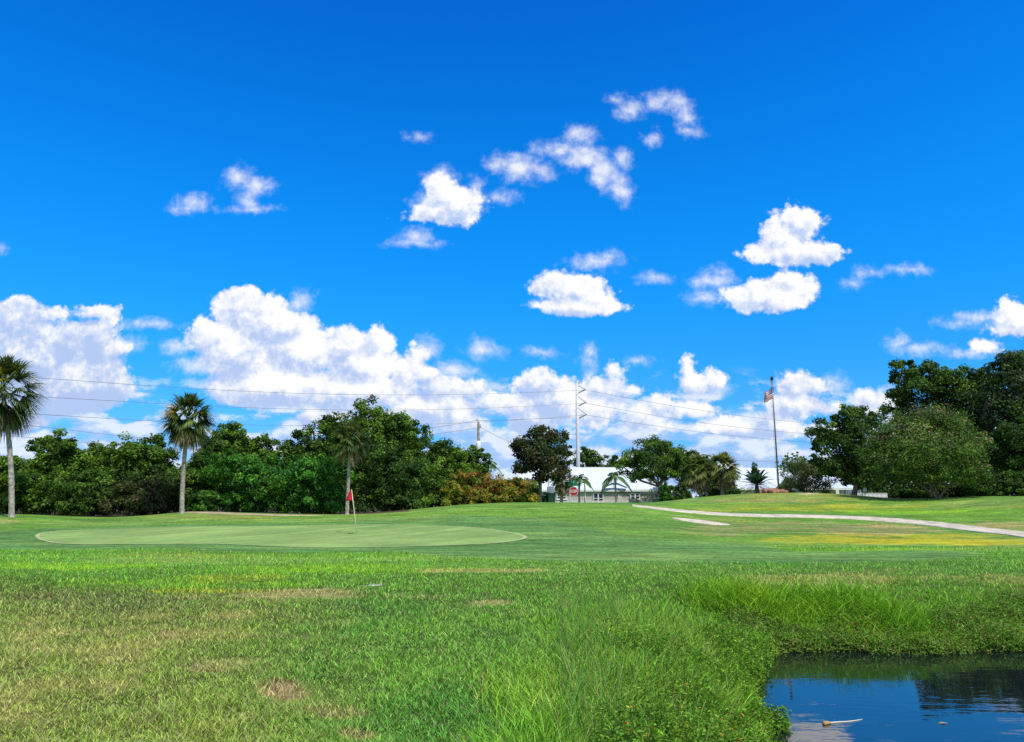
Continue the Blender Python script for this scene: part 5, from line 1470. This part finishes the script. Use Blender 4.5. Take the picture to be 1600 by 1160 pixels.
# ---- rocks round the flagpole base
rr = np.random.RandomState(77)
rock_labels = ['reddish rock at the left end of the stones under the flagpole', 'larger reddish rock, second from the left under the flagpole', 'low reddish rock in the middle of the stones under the flagpole', 'tallest reddish rock under the flagpole', 'reddish rock touching the flagpole base', 'small reddish rock right of the flagpole base', 'flat reddish rock farthest right of the flagpole base']
for i, (px, s) in enumerate([(1189, .30), (1195, .42), (1201, .34), (1207, .48), (1213, .40), (1220, .32), (1226, .30)]):
    Y = 70.4 + .5 * rr.rand(); x, _, _ = at(px, 768, Y); z = gz(x, Y)
    mb = MB(); mb.ball((0, 0, s * .35), s, 12); V = np.concatenate(mb.v)
    V += (np.stack([vnoise(V[:, 0] * 3 + i * 9, V[:, 2] * 3), vnoise(V[:, 1] * 3, V[:, 0] * 3 + i * 5), vnoise(V[:, 2] * 3 + 7, V[:, 1] * 3 + i)], 1) - .5) * s * .9
    V[:, 2] *= .75; mb.v = [V]
    o = mb.build('rock', M['rock']); o.location = (x, Y, z); tag(o, rock_labels[i], 'rock', 'rocks at the flagpole base')
for i, (px, lab) in enumerate([(1199, 'low spiky reddish plant among the rocks left of the flagpole'), (1225, 'low spiky reddish plant right of the flagpole base')]):
    Y = 71.5; x, _, _ = at(px, 768, Y); z = gz(x, Y); rg = np.random.RandomState(i + 3)
    n = 40; a = rg.rand(n) * 6.28; e = .3 + 1.1 * rg.rand(n); L = .5 + .4 * rg.rand(n)
    d = np.stack([np.cos(a) * np.cos(e), np.sin(a) * np.cos(e), np.sin(e)], 1)
    t = np.linspace(0, 1, 4)[None, :, None]
    P = d[:, None] * L[:, None, None] * t + np.array((0, 0, -.25)) * t ** 2 * L[:, None, None]
    out = []; blades(P, np.repeat(np.array([[.05, .06, .045, .005]]), n, 0), palette(rg, n, [(.10, .10, .03), (.22, .08, .04), (.06, .1, .03)]), out)
    o = merge(out, 'spiky_plant', 'leaf', None); o.location = (x, Y, z); tag(o, lab, 'plant', 'plants at the flagpole base')

# ---- floating things on the pond
def water_at(px, py):
    a = ray(px, py); t = -CAM_Z / a[2]; return a[0] * t, t
x, y = water_at(1289, 1132); x2, y2 = water_at(1348, 1125)
root = empty('floating_stick', (x, y, 0), 'pale stick with a tan knobbed end floating on the pond', 'stick')
dd = np.array((x2 - x, y2 - y, 0))
mb = MB(); mb.tube([dd * t + np.array((0, .012 * math.sin(t * 7), .004)) for t in np.linspace(.05, 1, 10)], np.linspace(.011, .004, 10), 7); mb.build('shaft', M['bone'], root, True)
mb = MB(); mb.ball((0, 0, .010), .030, 12, sc=(1, .8, .85)); mb.tube([(0, 0, .012), dd * .14 + np.array((0, 0, .01))], [.026, .013], 9); mb.build('knob', M['float'], root, True)
for i, (px, py, lab) in enumerate([(1473, 1131, 'tiny pale leaf floating in the middle of the pond')]):
    x, y = water_at(px, py); mb = MB()
    mb.add([(-.05, 0, .006), (0, -.022, .012), (.055, 0, .008), (0, .022, .014)], [(0, 1, 2, 3)], (.4, .36, .25)); o = mb.build('floating_leaf', M['leaf']); o.location = (x, y, 0)
    s = o.modifiers.new('thickness', 'SOLIDIFY'); s.thickness = .004
    tag(o, lab, 'leaf')

# ------------------------------------------------------------------ sun
sl = bpy.data.lights.new('sun', 'SUN'); so = bpy.data.objects.new('sun', sl); C.objects.link(so)
sl.energy = 4.2; sl.angle = math.radians(.53); sl.color = (1.0, .95, .86)
from mathutils import Vector
so.rotation_euler = Vector(tuple(SUN)).to_track_quat('Z', 'Y').to_euler(); so.location = (40, -15, 80)

scene.cycles.max_bounces = 6; scene.cycles.diffuse_bounces = 2; scene.cycles.glossy_bounces = 3; scene.cycles.transmission_bounces = 2; scene.cycles.transparent_max_bounces = 4
scene.cycles.use_denoising = False
